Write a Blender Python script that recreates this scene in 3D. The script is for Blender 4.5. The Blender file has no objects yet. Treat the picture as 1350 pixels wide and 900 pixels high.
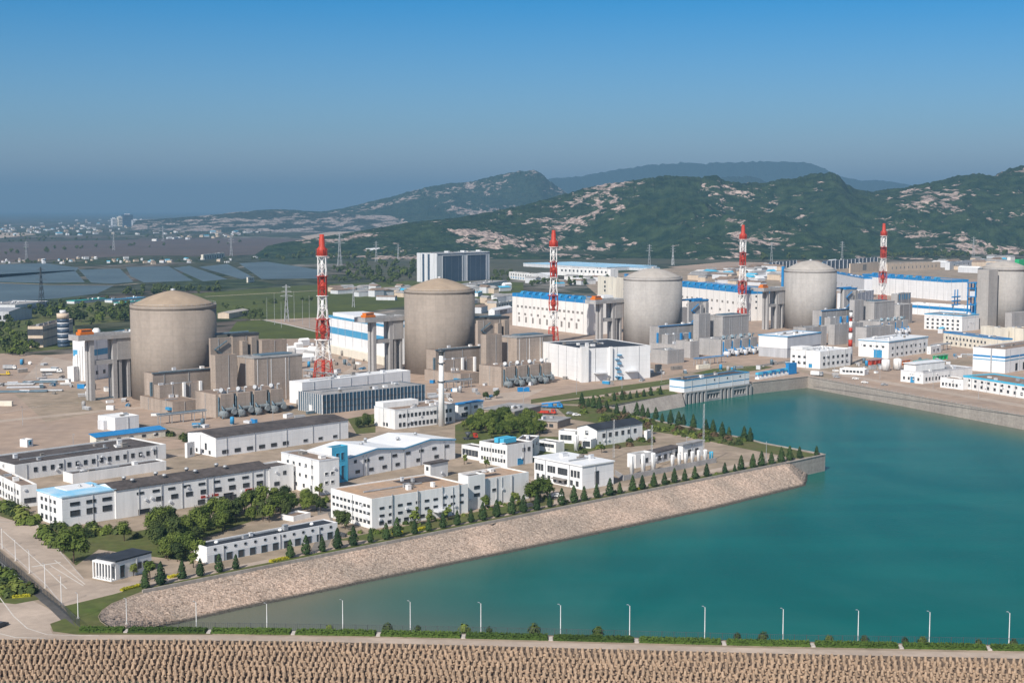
SKY0, SKY1, SKY2, SKY3 = (.64, .57, .70, 1), (.32, .45, .60, 1), (.0, .32, .56, 1), (1, .76, .6, 1)
EXPO = 0.5
HAZEC, HAZED = (.235, .44, .64, 1), .000086
WATER_D, WATER_L = (.001, .093, .077), (.002, .116, .097)
import bpy, bmesh, math, random
from mathutils import Vector, Matrix, noise
from mathutils.geometry import tessellate_polygon
random.seed(7)
sc = bpy.context.scene
COL = sc.collection
# ------------------------------------------------------------------ camera model
H, F, PX, PY, HOR = 110.0, 1900.0, 675.0, 450.0, 275.0
PIT = math.atan((PY-HOR)/F)
CP, SP = math.cos(PIT), math.sin(PIT)
def ray(px, py):
    x = (px-PX)/F; y = (PY-py)/F
    return Vector((x, CP + y*SP, -SP + y*CP))
def G(px, py, z=0.0):
    d = ray(px, py); t = (z-H)/d.z
    return Vector((d.x*t, d.y*t, z))
def AT(px, py, Y):
    d = ray(px, py); t = Y/d.y
    return Vector((d.x*t, Y, H+d.z*t))
cam = bpy.data.cameras.new('camera'); camo = bpy.data.objects.new('camera', cam); COL.objects.link(camo)
camo.location = (0, 0, H); camo.rotation_euler = (math.pi/2-PIT, 0, 0)
cam.sensor_width = 36; cam.lens = 36*F/1350; cam.clip_start = 1; cam.clip_end = 90000
sc.camera = camo
# ------------------------------------------------------------------ materials
MATS = {}
def nodes(m):
    m.use_nodes = True
    return m.node_tree.nodes, m.node_tree.links
def mat(name, col, rough=.75, var=.12, scale=.25, streak=False, metal=0.0, spec=.3, col2=None, bump=0.0, fine=None, joint=None):
    """procedural paint / concrete / soil: two scales of noise round a base colour"""
    m = bpy.data.materials.new(name); N, L = nodes(m)
    b = N['Principled BSDF']; b.inputs['Roughness'].default_value = rough; b.inputs['Metallic'].default_value = metal
    b.inputs['Specular IOR Level'].default_value = spec
    geo = N.new('ShaderNodeNewGeometry'); mp = N.new('ShaderNodeMapping'); mp.vector_type = 'POINT'
    L.new(geo.outputs['Position'], mp.inputs['Vector'])
    mp.inputs['Scale'].default_value = (1, 1, .12) if streak else (1, 1, 1)
    n1 = N.new('ShaderNodeTexNoise'); n1.inputs['Scale'].default_value = scale; n1.inputs['Detail'].default_value = 5
    n1.inputs['Roughness'].default_value = .65
    L.new(mp.outputs[0], n1.inputs['Vector'])
    r = N.new('ShaderNodeValToRGB'); L.new(n1.outputs['Fac'], r.inputs['Fac'])
    c2 = col2 or tuple(c*(1-2.2*var) for c in col)
    c1 = tuple(min(1, c*(1+var*.8)) for c in col) if not col2 else col
    r.color_ramp.elements[0].position = .32; r.color_ramp.elements[1].position = .66
    r.color_ramp.elements[0].color = (*c2, 1); r.color_ramp.elements[1].color = (*c1, 1)
    out = r.outputs['Color']
    if fine:
        n2 = N.new('ShaderNodeTexNoise'); n2.inputs['Scale'].default_value = fine[0]; n2.inputs['Detail'].default_value = 3
        L.new(geo.outputs['Position'], n2.inputs['Vector'])
        mx = N.new('ShaderNodeMix'); mx.data_type = 'RGBA'; mx.blend_type = 'MULTIPLY'; mx.inputs[0].default_value = fine[1]
        rr = N.new('ShaderNodeValToRGB'); rr.color_ramp.elements[0].position = .35; rr.color_ramp.elements[1].position = .65
        rr.color_ramp.elements[0].color = (.35, .35, .35, 1); rr.color_ramp.elements[1].color = (1, 1, 1, 1)
        L.new(n2.outputs['Fac'], rr.inputs['Fac']); L.new(out, mx.inputs[6]); L.new(rr.outputs[0], mx.inputs[7]); out = mx.outputs[2]
    if joint:   # joint = (cell width, cell height, darkness): panel joints in object space, brick texture on x/z
        tc = N.new('ShaderNodeTexCoord'); sp = N.new('ShaderNodeSeparateXYZ'); L.new(tc.outputs['Object'], sp.inputs[0])
        ad = N.new('ShaderNodeMath'); ad.operation = 'ADD'; L.new(sp.outputs[0], ad.inputs[0]); L.new(sp.outputs[1], ad.inputs[1])
        if len(joint) > 3:
            ad.operation = 'ARCTAN2'; a2 = N.new('ShaderNodeMath'); a2.operation = 'MULTIPLY'; a2.inputs[1].default_value = joint[3]; L.new(ad.outputs[0], a2.inputs[0]); ad = a2
        cb = N.new('ShaderNodeCombineXYZ'); L.new(ad.outputs[0], cb.inputs[0]); L.new(sp.outputs[2], cb.inputs[1])
        br = N.new('ShaderNodeTexBrick'); br.offset = 0; br.inputs['Scale'].default_value = 1
        br.inputs['Brick Width'].default_value = joint[0]; br.inputs['Row Height'].default_value = joint[1]
        br.inputs['Mortar Size'].default_value = joint[4] if len(joint) > 4 else .1; br.inputs['Mortar Smooth'].default_value = .2
        br.inputs['Color1'].default_value = (1, 1, 1, 1); br.inputs['Color2'].default_value = (.94, .94, .94, 1)
        br.inputs['Mortar'].default_value = (joint[2],)*3+(1,)
        L.new(cb.outputs[0], br.inputs['Vector'])
        mx = N.new('ShaderNodeMix'); mx.data_type = 'RGBA'; mx.blend_type = 'MULTIPLY'; mx.inputs[0].default_value = 1
        L.new(out, mx.inputs[6]); L.new(br.outputs['Color'], mx.inputs[7]); out = mx.outputs[2]
    L.new(out, b.inputs['Base Color'])
    if bump:
        bp = N.new('ShaderNodeBump'); bp.inputs['Strength'].default_value = bump; bp.inputs['Distance'].default_value = .3
        nb = N.new('ShaderNodeTexNoise'); nb.inputs['Scale'].default_value = (fine[0] if fine else scale*6); nb.inputs['Detail'].default_value = 4
        L.new(geo.outputs['Position'], nb.inputs['Vector']); L.new(nb.outputs['Fac'], bp.inputs['Height']); L.new(bp.outputs[0], b.inputs['Normal'])
    MATS[name] = m
    return m
M = {}
M['white'] = mat('white_render', (.78, .775, .76), .7, .07, .35, True, joint=(9.0, 40.0, .9))
M['whitewarm'] = mat('warm_white_render', (.76, .735, .70), .7, .05, .3, True)
M['whitepanel'] = mat('white_panel', (.80, .80, .80), .45, .04, .3, True, joint=(6.0, 3.0, .86))
M['cream'] = mat('cream_render', (.70, .65, .55), .7, .07, .3, True)
M['beige'] = mat('beige_render', (.58, .47, .36), .7, .08, .3, True)
M['greywall'] = mat('grey_cladding', (.45, .46, .48), .6, .08, .3, True, joint=(2.0, 30.0, .8))
M['palegrey'] = mat('pale_grey_render', (.60, .61, .63), .65, .06, .3, True)
M['conc_tan'] = mat('warm_concrete', (.40, .33, .275), .85, .11, .15, True, fine=(1.5, .25), joint=(4.0, 3.2, .82))
M['conc_grey'] = mat('grey_concrete', (.42, .405, .395), .85, .11, .15, True, fine=(1.5, .25), joint=(4.0, 3.2, .84))
M['conc_dark'] = mat('weathered_concrete', (.25, .23, .21), .85, .14, .3, True)
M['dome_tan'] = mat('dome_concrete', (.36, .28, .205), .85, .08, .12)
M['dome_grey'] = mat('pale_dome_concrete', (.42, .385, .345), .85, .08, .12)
M['roof_dark'] = mat('bitumen_roof', (.105, .09, .085), .85, .2, .12, fine=(.7, .4))
M['roof_black'] = mat('black_membrane', (.035, .04, .05), .7, .2, .1)
M['roof_brown'] = mat('weathered_roof', (.30, .22, .165), .85, .18, .1, col2=(.20, .15, .12), fine=(.5, .3))
M['roof_orange'] = mat('tan_roof', (.48, .31, .19), .85, .1, .08, col2=(.40, .31, .24), fine=(.5, .3))
M['roof_white'] = mat('white_metal_roof', (.80, .80, .79), .4, .04, .1)
M['roof_grey'] = mat('grey_roof', (.36, .35, .34), .7, .12, .1, fine=(.5, .3))
M['roof_lightblue'] = mat('pale_blue_roof', (.20, .52, .75), .5, .1, .12, col2=(.55, .68, .76))
M['blue'] = mat('blue_metal', (.02, .21, .48), .45, .08, .3)
M['trimblue'] = mat('blue_trim', (.04, .26, .48), .5, .05, .3)
M['cyan'] = mat('cyan_paint', (.08, .45, .66), .5, .06, .4)
M['bandblue'] = mat('blue_band', (.07, .30, .50), .5, .05, .3)
M['teal'] = mat('teal_sheet', (.02, .36, .32), .5, .1, .1)
M['green'] = mat('green_paint', (.02, .38, .14), .5, .06, .1)
M['red'] = mat('red_paint', (.44, .045, .022), .55, .1, .5)
M['orange'] = mat('orange_paint', (.62, .17, .02), .5, .06, .5)
M['yellow'] = mat('yellow_paint', (.70, .48, .03), .5, .06, .5)
M['steelblue'] = mat('grey_blue_steel', (.13, .19, .23), .45, .15, .6, metal=.2)
M['steel'] = mat('galvanised_steel', (.45, .46, .47), .45, .12, .6, metal=.3)
M['darksteel'] = mat('dark_steel', (.07, .075, .08), .5, .15, .6)
M['stackwhite'] = mat('white_paint', (.78, .77, .75), .5, .05, .4)
M['glass'] = mat('dark_glass', (.055, .062, .07), .12, .1, .3, spec=.5)
M['blueglass'] = mat('blue_glass', (.03, .085, .14), .15, .15, .05, spec=.5)
M['panelnavy'] = mat('navy_panel', (.055, .085, .13), .4, .1, .05)
M['trunk'] = mat('bark', (.09, .065, .045), .9, .2, 2)
M['asphalt'] = mat('worn_asphalt', (.22, .20, .18), .9, .12, .05, fine=(.4, .25))
M['fence_shade'] = mat('hedge_fence_shade', (.10, .095, .09), .9, .15, .05, fine=(.4, .25))
M['conc_road'] = mat('concrete_road', (.45, .365, .295), .9, .10, .04, fine=(.35, .2))
M['kerb'] = mat('kerb_stone', (.48, .44, .40), .9, .1, .5)
M['line'] = mat('road_paint', (.60, .57, .52), .8, .08, .6)
M['yard'] = mat('bare_yard', (.42, .31, .232), .95, .12, .02, col2=(.345, .265, .21), fine=(.12, .3))
M['campus'] = mat('campus_paving', (.40, .315, .24), .95, .15, .03, col2=(.26, .21, .15), fine=(.15, .4))
M['lawn'] = mat('lawn', (.08, .115, .02), .95, .2, .05, col2=(.125, .115, .045), fine=(.3, .4))
M['field'] = mat('crop_field', (.088, .108, .014), .95, .18, .012, col2=(.058, .075, .012), fine=(.06, .4))
M['scrub'] = mat('scrub_land', (.10, .095, .06), .95, .2, .008, col2=(.055, .065, .035), fine=(.03, .5))
M['mud'] = mat('mudflat', (.115, .085, .075), .95, .15, .004, col2=(.085, .068, .062), fine=(.02, .35))
M['sand'] = mat('sand_bank', (.42, .34, .27), .95, .1, .02)
M['pond'] = mat('pond_water', (.085, .115, .122), .5, .14, .008, spec=.5)
M['block'] = mat('armour_concrete', (.40, .285, .195), .9, .14, .5, fine=(2.5, .25))
M['quay'] = mat('quay_concrete', (.42, .375, .33), .9, .12, .1, True, col2=(.32, .28, .25), fine=(.8, .3), joint=(8.0, 2.0, .85))
M['flower'] = mat('yellow_hedge', (.40, .36, .02), .9, .2, 1.0)

def foliage(name, c1, c2, sub=.3):
    m = bpy.data.materials.new(name); N, L = nodes(m); b = N['Principled BSDF']
    b.inputs['Roughness'].default_value = .75; b.inputs['Specular IOR Level'].default_value = .15
    oi = N.new('ShaderNodeObjectInfo'); geo = N.new('ShaderNodeNewGeometry')
    n = N.new('ShaderNodeTexNoise'); n.inputs['Scale'].default_value = .9; n.inputs['Detail'].default_value = 3
    L.new(geo.outputs['Position'], n.inputs['Vector'])
    a = N.new('ShaderNodeMath'); a.operation = 'MULTIPLY_ADD'; a.inputs[1].default_value = .5; L.new(oi.outputs['Random'], a.inputs[0]); L.new(n.outputs['Fac'], a.inputs[2])
    r = N.new('ShaderNodeValToRGB'); r.color_ramp.elements[0].position = .4; r.color_ramp.elements[1].position = 1.0
    r.color_ramp.elements[0].color = (*c1, 1); r.color_ramp.elements[1].color = (*c2, 1)
    L.new(a.outputs[0], r.inputs['Fac']); L.new(r.outputs[0], b.inputs['Base Color'])
    M[name] = m
    return m
foliage('leaf', (.03, .055, .010), (.125, .16, .032))
foliage('leaf_dark', (.02, .036, .011), (.07, .092, .026))
foliage('leaf_light', (.05, .085, .014), (.15, .175, .04))
foliage('needle', (.014, .032, .012), (.042, .072, .022))
foliage('leaf_red', (.06, .05, .025), (.13, .085, .05))

# ------------------------------------------------------------------ mesh builder
class MB:
    def __init__(s): s.v = []; s.f = []; s.mi = []; s.sm = []
    def add(s, vs, fs, mi=0, sm=False):
        o = len(s.v); s.v += [tuple(v) for v in vs]
        for f in fs: s.f.append([i+o for i in f]); s.mi.append(mi); s.sm.append(sm)
        return s
    def box(s, x0, x1, y0, y1, z0, z1, mi=0):
        return s.add([(x0,y0,z0),(x1,y0,z0),(x1,y1,z0),(x0,y1,z0),(x0,y0,z1),(x1,y0,z1),(x1,y1,z1),(x0,y1,z1)],
            [(0,3,2,1),(4,5,6,7),(0,1,5,4),(1,2,6,5),(2,3,7,6),(3,0,4,7)], mi)
    def ring(s, x0, x1, y0, y1, t, z0, z1, mi=0):
        s.box(x0, x1, y0, y0+t, z0, z1, mi); s.box(x0, x1, y1-t, y1, z0, z1, mi)
        s.box(x0, x0+t, y0+t, y1-t, z0, z1, mi); s.box(x1-t, x1, y0+t, y1-t, z0, z1, mi); return s
    def lathe(s, prof, n=24, c=(0,0), mi=0, sm=True, cap=True):
        vs = []; fs = []
        for r, z in prof:
            for i in range(n):
                a = 2*math.pi*i/n; vs.append((c[0]+r*math.cos(a), c[1]+r*math.sin(a), z))
        for k in range(len(prof)-1):
            for i in range(n):
                j = (i+1) % n; fs.append((k*n+i, k*n+j, (k+1)*n+j, (k+1)*n+i))
        s.add(vs, fs, mi, sm)
        if cap:
            k = len(prof)-1
            o = len(s.v)-len(vs)
            s.f.append([o+k*n+i for i in range(n)]); s.mi.append(mi); s.sm.append(False)
            s.f.append([o+i for i in reversed(range(n))]); s.mi.append(mi); s.sm.append(False)
        return s
    def tube(s, p0, p1, r0, r1=None, n=8, mi=0):
        r1 = r0 if r1 is None else r1
        p0, p1 = Vector(p0), Vector(p1); d = (p1-p0).normalized()
        a = d.orthogonal().normalized(); b = d.cross(a)
        vs = []
        for p, r in ((p0, r0), (p1, r1)):
            for i in range(n):
                t = 2*math.pi*i/n; vs.append(p+a*(r*math.cos(t))+b*(r*math.sin(t)))
        fs = [(i, (i+1) % n, n+(i+1) % n, n+i) for i in range(n)]
        s.add(vs, fs, mi, n > 5)
        s.add(vs, [tuple(reversed(range(n))), tuple(range(n, 2*n))], mi)
        return s
    def poly(s, pts, z=None, mi=0):
        s.add([(p[0], p[1], p[2] if z is None else z) for p in pts], [tuple(range(len(pts)))], mi); return s
    def prism(s, pts, z0, z1, mi=0):
        n = len(pts)
        vs = [(p[0], p[1], z0) for p in pts]+[(p[0], p[1], z1) for p in pts]
        fs = [tuple(range(n, 2*n)), tuple(reversed(range(n)))]+[(i, (i+1) % n, n+(i+1) % n, n+i) for i in range(n)]
        return s.add(vs, fs, mi)
    def mesh(s, name, mats):
        me = bpy.data.meshes.new(name); me.from_pydata(s.v, [], s.f); me.update()
        for m in (mats if isinstance(mats, (list, tuple)) else [mats]): me.materials.append(M[m] if isinstance(m, str) else m)
        me.polygons.foreach_set('material_index', s.mi); me.polygons.foreach_set('use_smooth', s.sm); me.update()
        return me
    def build(s, name, mats, parent=None, loc=(0,0,0), rz=0):
        return put(name, s.mesh(name, mats), parent, loc, rz)
def put(name, me, parent=None, loc=(0,0,0), rz=0):
    o = bpy.data.objects.new(name, me); COL.objects.link(o)
    o.location = loc; o.rotation_euler = (0, 0, rz)
    if parent: o.parent = parent
    return o
def tag(o, label=None, cat=None, group=None, kind=None):
    if label: o['label'] = label
    if cat: o['category'] = cat
    if group: o['group'] = group
    if kind: o['kind'] = kind
    return o
def empty(name, loc, rz=0, label=None, cat=None, group=None):
    o = put(name, None, None, loc, rz); o.empty_display_size = 1
    return tag(o, label, cat, group)
CH = {}
def copy_tree(o, parent=None):
    c = o.copy(); COL.objects.link(c)
    if parent: c.parent = parent
    for ch in o.children: copy_tree(ch, c)
    return c
ORD = ('first second third fourth fifth sixth seventh eighth ninth tenth eleventh twelfth thirteenth fourteenth fifteenth sixteenth seventeenth '
 'eighteenth nineteenth twentieth').split()
for t, w in (('twenty', 'twenty'), ('thirty', 'thirty'), ('forty', 'forty'), ('fifty', 'fifty'), ('sixty', 'sixty')):
    if t != 'twenty': ORD.append({'thirty':'thirtieth','forty':'fortieth','fifty':'fiftieth','sixty':'sixtieth'}[t])
    ORD += [w+'-'+k for k in ORD[:9]]

# ------------------------------------------------------------------ building helper
WCACHE = {}
def window_mesh(w, h, kind):
    k = (round(w, 1), round(h, 1), kind)
    if k not in WCACHE:
        w, h = k[0], k[1]; b = MB(); x, z = w/2, h/2
        fr, gl = {'win': ('stackwhite', 'glass'), 'dark': ('darksteel', 'glass'), 'grey': ('steel', 'glass'), 'bluedoor': ('trimblue', 'trimblue'),
                  'opening': ('conc_dark', 'roof_black'), 'blue': ('cyan', 'blueglass'), 'redshop': ('red', 'red'), 'door': ('steelblue', 'glass'),
                  'louver': ('roof_grey', 'conc_dark'), 'awning': ('palegrey', 'roof_dark')}[kind]
        t = .12
        b.box(-x, x, -.04, 0, -z, z, 1)
        b.box(-x-t, x+t, -.16, 0, -z-t, -z, 0); b.box(-x-t, x+t, -.22, 0, z, z+t, 0)
        b.box(-x-t, -x, -.13, 0, -z, z, 0); b.box(x, x+t, -.13, 0, -z, z, 0)
        if w > 1.6 and kind in ('win', 'dark', 'grey', 'blue'):
            n = max(1, int(w/1.3))
            for i in range(1, n): b.box(-x+w*i/n-.04, -x+w*i/n+.04, -.1, -.04, -z, z, 0)
        WCACHE[k] = b.mesh('door' if 'door' in kind else 'window', [fr, gl])
    return WCACHE[k]
class Bld: pass
def depth_of(X, Y, z): return Y*CP + (H-z)*SP
def bld(name, label, f, base, r=None, l=None, cat='building', wm='white', rm='roof_dark', roof='flat', par=.6, trim=None, wins=(), group=None,
        shift=(0, 0), boxes=(), rise=1.5, over=.4, bands=(), h=None, uu=None):
    """footprint solved from the ground: front corner f (roof pixel) over ground pixel row base; r / l are the roof corners along the two visible walls.
    one of r / l is (x, y), the other only x: the second wall is square to the first."""
    P0 = G(f[0], base)
    if h is None: h = AT(f[0], f[1], P0.y).z
    if uu:
        u = Vector((uu[0], uu[1], 0)).normalized(); v = Vector((-u.y, u.x, 0)); D0 = depth_of(P0.x, P0.y, h)
        rx = r[0] if isinstance(r, tuple) else r; lx = l[0] if isinstance(l, tuple) else l
        k = (rx-PX)/F; Lu = (k*D0-P0.x)/(u.x-k*u.y*CP); k = (lx-PX)/F; Lv = (k*D0-P0.x)/(v.x-k*v.y*CP)
    elif isinstance(r, tuple):
        R = G(r[0], r[1], h); u = Vector((R.x-P0.x, R.y-P0.y, 0)); Lu = u.length; u.normalize(); v = Vector((-u.y, u.x, 0))
        k = (l-PX)/F; Lv = (k*depth_of(P0.x, P0.y, h)-P0.x)/(v.x-k*v.y*CP)
    else:
        Q = G(l[0], l[1], h); v = Vector((Q.x-P0.x, Q.y-P0.y, 0)); Lv = v.length; v.normalize(); u = Vector((v.y, -v.x, 0))
        k = (r-PX)/F; Lu = (k*depth_of(P0.x, P0.y, h)-P0.x)/(u.x-k*u.y*CP)
    if not (0.5 < Lu < 600): print('LU?', name, Lu, label); Lu = min(max(abs(Lu), 3), 60)
    if not (0.5 < Lv < 600): print('LV?', name, Lv, label); Lv = min(max(abs(Lv), 3), 60)
    B = Bld(); B.u, B.v, B.Lu, B.Lv, B.h = u, v, Lu, Lv, h
    rz = math.atan2(u.y, u.x)
    root = empty(name, (P0.x+shift[0], P0.y+shift[1], 0), rz, label, cat, group); B.root = root
    finish(B, wm, rm, roof, par, trim, wins, boxes, rise, over, bands)
    return B
def finish(B, wm, rm, roof, par, trim, wins, boxes, rise, over, bands):
    root, Lu, Lv, h = B.root, B.Lu, B.Lv, B.h
    w = MB(); rf = MB()
    if roof == 'flat':
        t = .35
        w.ring(0, Lu, 0, Lv, t, -.3, h)
        rf.box(t, Lu-t, t, Lv-t, h-par-.3, h-par)
    elif roof == 'slab':
        w.box(0, Lu, 0, Lv, -.3, h); rf.box(-over, Lu+over, -over, Lv+over, h+.003, h+.5)
    elif roof == 'gable_u':      # ridge along u, gables on the v walls
        m = Lv/2
        w.add([(0,0,-.3),(Lu,0,-.3),(Lu,Lv,-.3),(0,Lv,-.3),(0,0,h),(Lu,0,h),(Lu,Lv,h),(0,Lv,h),(0,m,h+rise),(Lu,m,h+rise)],
            [(0,1,5,4),(1,2,6,9,5),(2,3,7,6),(3,0,4,8,7)])
        e = over; s_ = rise/m; t = .18
        for sg in (0, 1):
            y0, y1 = (-e, m) if sg == 0 else (Lv+e, m); za = h-e*s_+.02
            A = [(-e,y0,za),(Lu+e,y0,za),(Lu+e,y1,h+rise+.02),(-e,y1,h+rise+.02)]
            Bv = [(x,y,z+t) for x,y,z in A]
            rf.add(A+Bv, [(0,1,2,3),(4,5,6,7),(0,1,5,4),(1,2,6,5),(2,3,7,6),(3,0,4,7)])
    elif roof in ('gable_v', 'gable2_v'):
        n = 2 if roof == 'gable2_v' else 1
        top = []; xs = []
        for k in range(n): xs += [(Lu*k/n, h), (Lu*(k+.5)/n, h+rise)]
        xs.append((Lu, h))
        F0 = [(0,0,-.3)]+[(x,0,z) for x,z in xs]+[(Lu,0,-.3)]
        F1 = [(x,Lv,z) for x,_,z in F0]; nn = len(F0)
        w.add(F0+F1, [tuple(reversed(range(nn))), tuple(range(nn, 2*nn)), (0, 1, nn+1, nn), (nn-2, nn-1, 2*nn-1, 2*nn-2)])
        t = .2; e = over
        for (xa, za), (xb, zb) in zip(xs, xs[1:]):
            A = [(xa,-e,za+.02),(xb,-e,zb+.02),(xb,Lv+e,zb+.02),(xa,Lv+e,za+.02)]; Bv = [(x,y,z+t) for x,y,z in A]
            rf.add(A+Bv, [(4,5,6,7),(0,1,5,4),(1,2,6,5),(2,3,7,6),(3,0,4,7)])
    elif roof == 'shed':          # falls towards the right wall
        w.add([(0,0,-.3),(Lu,0,-.3),(Lu,Lv,-.3),(0,Lv,-.3),(0,0,h),(Lu,0,h),(Lu,Lv,h+rise),(0,Lv,h+rise)], [(0,1,5,4),(1,2,6,5),(2,3,7,6),(3,0,4,7)])
        e = over; s_ = rise/Lv; A = [(-e,-e,h-e*s_+.02),(Lu+e,-e,h-e*s_+.02),(Lu+e,Lv+e,h+rise+e*s_+.02),(-e,Lv+e,h+rise+e*s_+.02)]
        Bv = [(x,y,z+.2) for x,y,z in A]; rf.add(A+Bv, [(3,2,1,0),(4,5,6,7),(0,1,5,4),(1,2,6,5),(2,3,7,6),(3,0,4,7)])
    w.build('wall', wm, root); rf.build('roof', rm, root)
    if trim:
        tm, th = trim; MB().ring(-.08, Lu+.08, -.08, Lv+.08, .5, h-th, h+.06).build('trim', tm, root)
    for (bm, z0, z1, faces) in bands:
        b = MB()
        if 'R' in faces: b.box(-.06 if 'L' in faces else .2, Lu-.2, -.06, .1, z0*h, z1*h)
        if 'L' in faces: b.box(-.06, .1, .101, Lv-.2, z0*h, z1*h)
        b.build('stripe', bm, root)
    for wn in wins: windows(B, *wn)
    rb = random.Random(int(Lu*97+Lv*31+h*7))
    if roof in ('flat', 'slab') and Lu*Lv > 140 and rm not in ('roof_lightblue',):
        zr = h-par if roof == 'flat' else h+.5
        for i in range(min(9, 2+int(Lu*Lv/220))):
            x, y = rb.uniform(.1, .9)*Lu, rb.uniform(.15, .85)*Lv; a, c, d = rb.uniform(.4, 1.5), rb.uniform(.4, 1.1), rb.uniform(.5, 1.7)
            MB().box(x-a, x+a, y-c, y+c, zr-.05, zr+d).box(x-a-.1, x+a+.1, y-c-.1, y+c+.1, zr+d, zr+d+.12).build('roof_unit', rb.choice(('steel', 'palegrey', 'conc_dark', 'stackwhite')), root)
        if Lu > 16:
            y = rb.uniform(.25, .75)*Lv; MB().box(.12*Lu, rb.uniform(.5, .85)*Lu, y-.25, y+.25, zr+.15, zr+.6).build('roof_duct', 'steel', root)
    if h > 4.5 and wm in ('white', 'whitepanel', 'cream', 'whitewarm', 'palegrey', 'conc_tan', 'conc_grey'):
        for f_, Lx in (('R', Lu), ('L', Lv)):
            for i in range(1, int(Lx/13)+1):
                s = Lx*(i-.5+rb.uniform(-.15, .15))/max(1, int(Lx/13)); b = MB()
                (b.box(s-.1, s+.1, -.26, -.02, .1, h-.3) if f_ == 'R' else b.box(-.26, -.02, s-.1, s+.1, .1, h-.3)); b.build('downpipe', 'steel', root)
    if wins and wm in ('white', 'cream'):
        for i in range(int((Lu+Lv)/9)):
            z = rb.choice((.3, .55, .8))*h*rb.uniform(.85, .95); b = MB()
            if rb.random() < Lu/(Lu+Lv): s = rb.uniform(.06, .94)*Lu; b.box(s-.45, s+.45, -.5, -.03, z, z+.7)
            else: s = rb.uniform(.06, .94)*Lv; b.box(-.5, -.03, s-.45, s+.45, z, z+.7)
            b.build('air_conditioner', 'palegrey', root)
    for bx in boxes:
        nm, x0, x1, y0, y1, z0, z1, m = bx
        MB().box(x0*Lu, x1*Lu, y0*Lv, y1*Lv, z0, z1).build(nm, m, root)
def windows(B, face, s0, s1, n, z0, z1, w, kind='win', base=None):
    Lx = B.Lu if face == 'R' else B.Lv
    hh = (z1-z0)*B.h; me = window_mesh(w, hh, kind); nm = 'door' if kind in ('door', 'bluedoor', 'opening') else 'window'
    for i in range(n):
        s = (s0+(s1-s0)*((i+.5)/n))*Lx; z = (z0+z1)/2*B.h
        if face == 'R': put(nm, me, B.root, (s, -.005, z), 0)
        else: put(nm, me, B.root, (-.005, s, z), -math.pi/2)
def vents(B, pts, m='steel'):
    for x, y in pts:
        b = MB(); b.lathe([(.5, 0), (.5, .5), (.8, .55), (.6, 1.1), (.1, 1.3)], 10)
        zz = B.h-.6
        b.build('roof_vent', m, B.root, (x*B.Lu, y*B.Lv, B.vz if hasattr(B, 'vz') else zz))
# ------------------------------------------------------------------ light, sky, air
SUN_EL, SX, SY = math.radians(39), -.45, -.893
sun = bpy.data.lights.new('sun', 'SUN'); sun.energy = 4.3; sun.angle = math.radians(.55); sun.color = (1, .945, .87)
so = bpy.data.objects.new('sun', sun); COL.objects.link(so); so.location = (0, 0, 500)
sd = Vector((SX, SY, 0)).normalized()*math.cos(SUN_EL)+Vector((0, 0, math.sin(SUN_EL)))
so.rotation_euler = sd.to_track_quat('Z', 'Y').to_euler()
w = bpy.data.worlds.new('World'); sc.world = w; w.use_nodes = True
N, L = w.node_tree.nodes, w.node_tree.links
bg = N['Background']; sky = N.new('ShaderNodeTexSky'); sky.sky_type = 'NISHITA'; sky.sun_disc = False
sky.sun_elevation = SUN_EL; sky.sun_rotation = math.atan2(SX, SY); sky.air_density = 1.0; sky.dust_density = .6; sky.ozone_density = 3.0
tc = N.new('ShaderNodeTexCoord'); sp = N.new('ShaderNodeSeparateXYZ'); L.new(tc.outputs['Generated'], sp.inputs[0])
rp = N.new('ShaderNodeValToRGB'); L.new(sp.outputs['Z'], rp.inputs['Fac'])     # greyer by the horizon, bluer above, warmed beyond frame to neutralise blue shade
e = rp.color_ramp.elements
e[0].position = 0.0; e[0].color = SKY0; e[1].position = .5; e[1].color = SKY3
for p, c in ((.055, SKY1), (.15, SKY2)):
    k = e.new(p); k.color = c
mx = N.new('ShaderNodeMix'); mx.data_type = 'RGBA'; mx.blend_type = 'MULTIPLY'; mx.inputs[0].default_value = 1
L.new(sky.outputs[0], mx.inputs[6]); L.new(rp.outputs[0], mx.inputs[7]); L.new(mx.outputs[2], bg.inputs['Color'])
bg.inputs['Strength'].default_value = .13
sc.view_settings.view_transform = 'Standard'; sc.view_settings.look = 'None'; sc.view_settings.exposure = EXPO; sc.view_settings.gamma = 1
sc.cycles.use_denoising = True; sc.cycles.max_bounces = 5; sc.cycles.volume_bounces = 0; sc.cycles.transparent_max_bounces = 16
hz = MB().box(-24000, 24000, -300, 42000, -30, 760).build('haze', 'white'); hz.data.materials.clear()
hm = bpy.data.materials.new('haze_air'); hm.use_nodes = True; N, L = hm.node_tree.nodes, hm.node_tree.links
N.remove(N['Principled BSDF']); pv = N.new('ShaderNodeVolumePrincipled'); L.new(pv.outputs[0], N['Material Output'].inputs['Volume'])
pv.inputs['Color'].default_value = HAZEC; pv.inputs['Density'].default_value = HAZED; pv.inputs['Anisotropy'].default_value = 0.0
hz.data.materials.append(hm); tag(hz, 'thin blue haze hanging over the plant and the hills', 'haze', kind='stuff')
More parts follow.
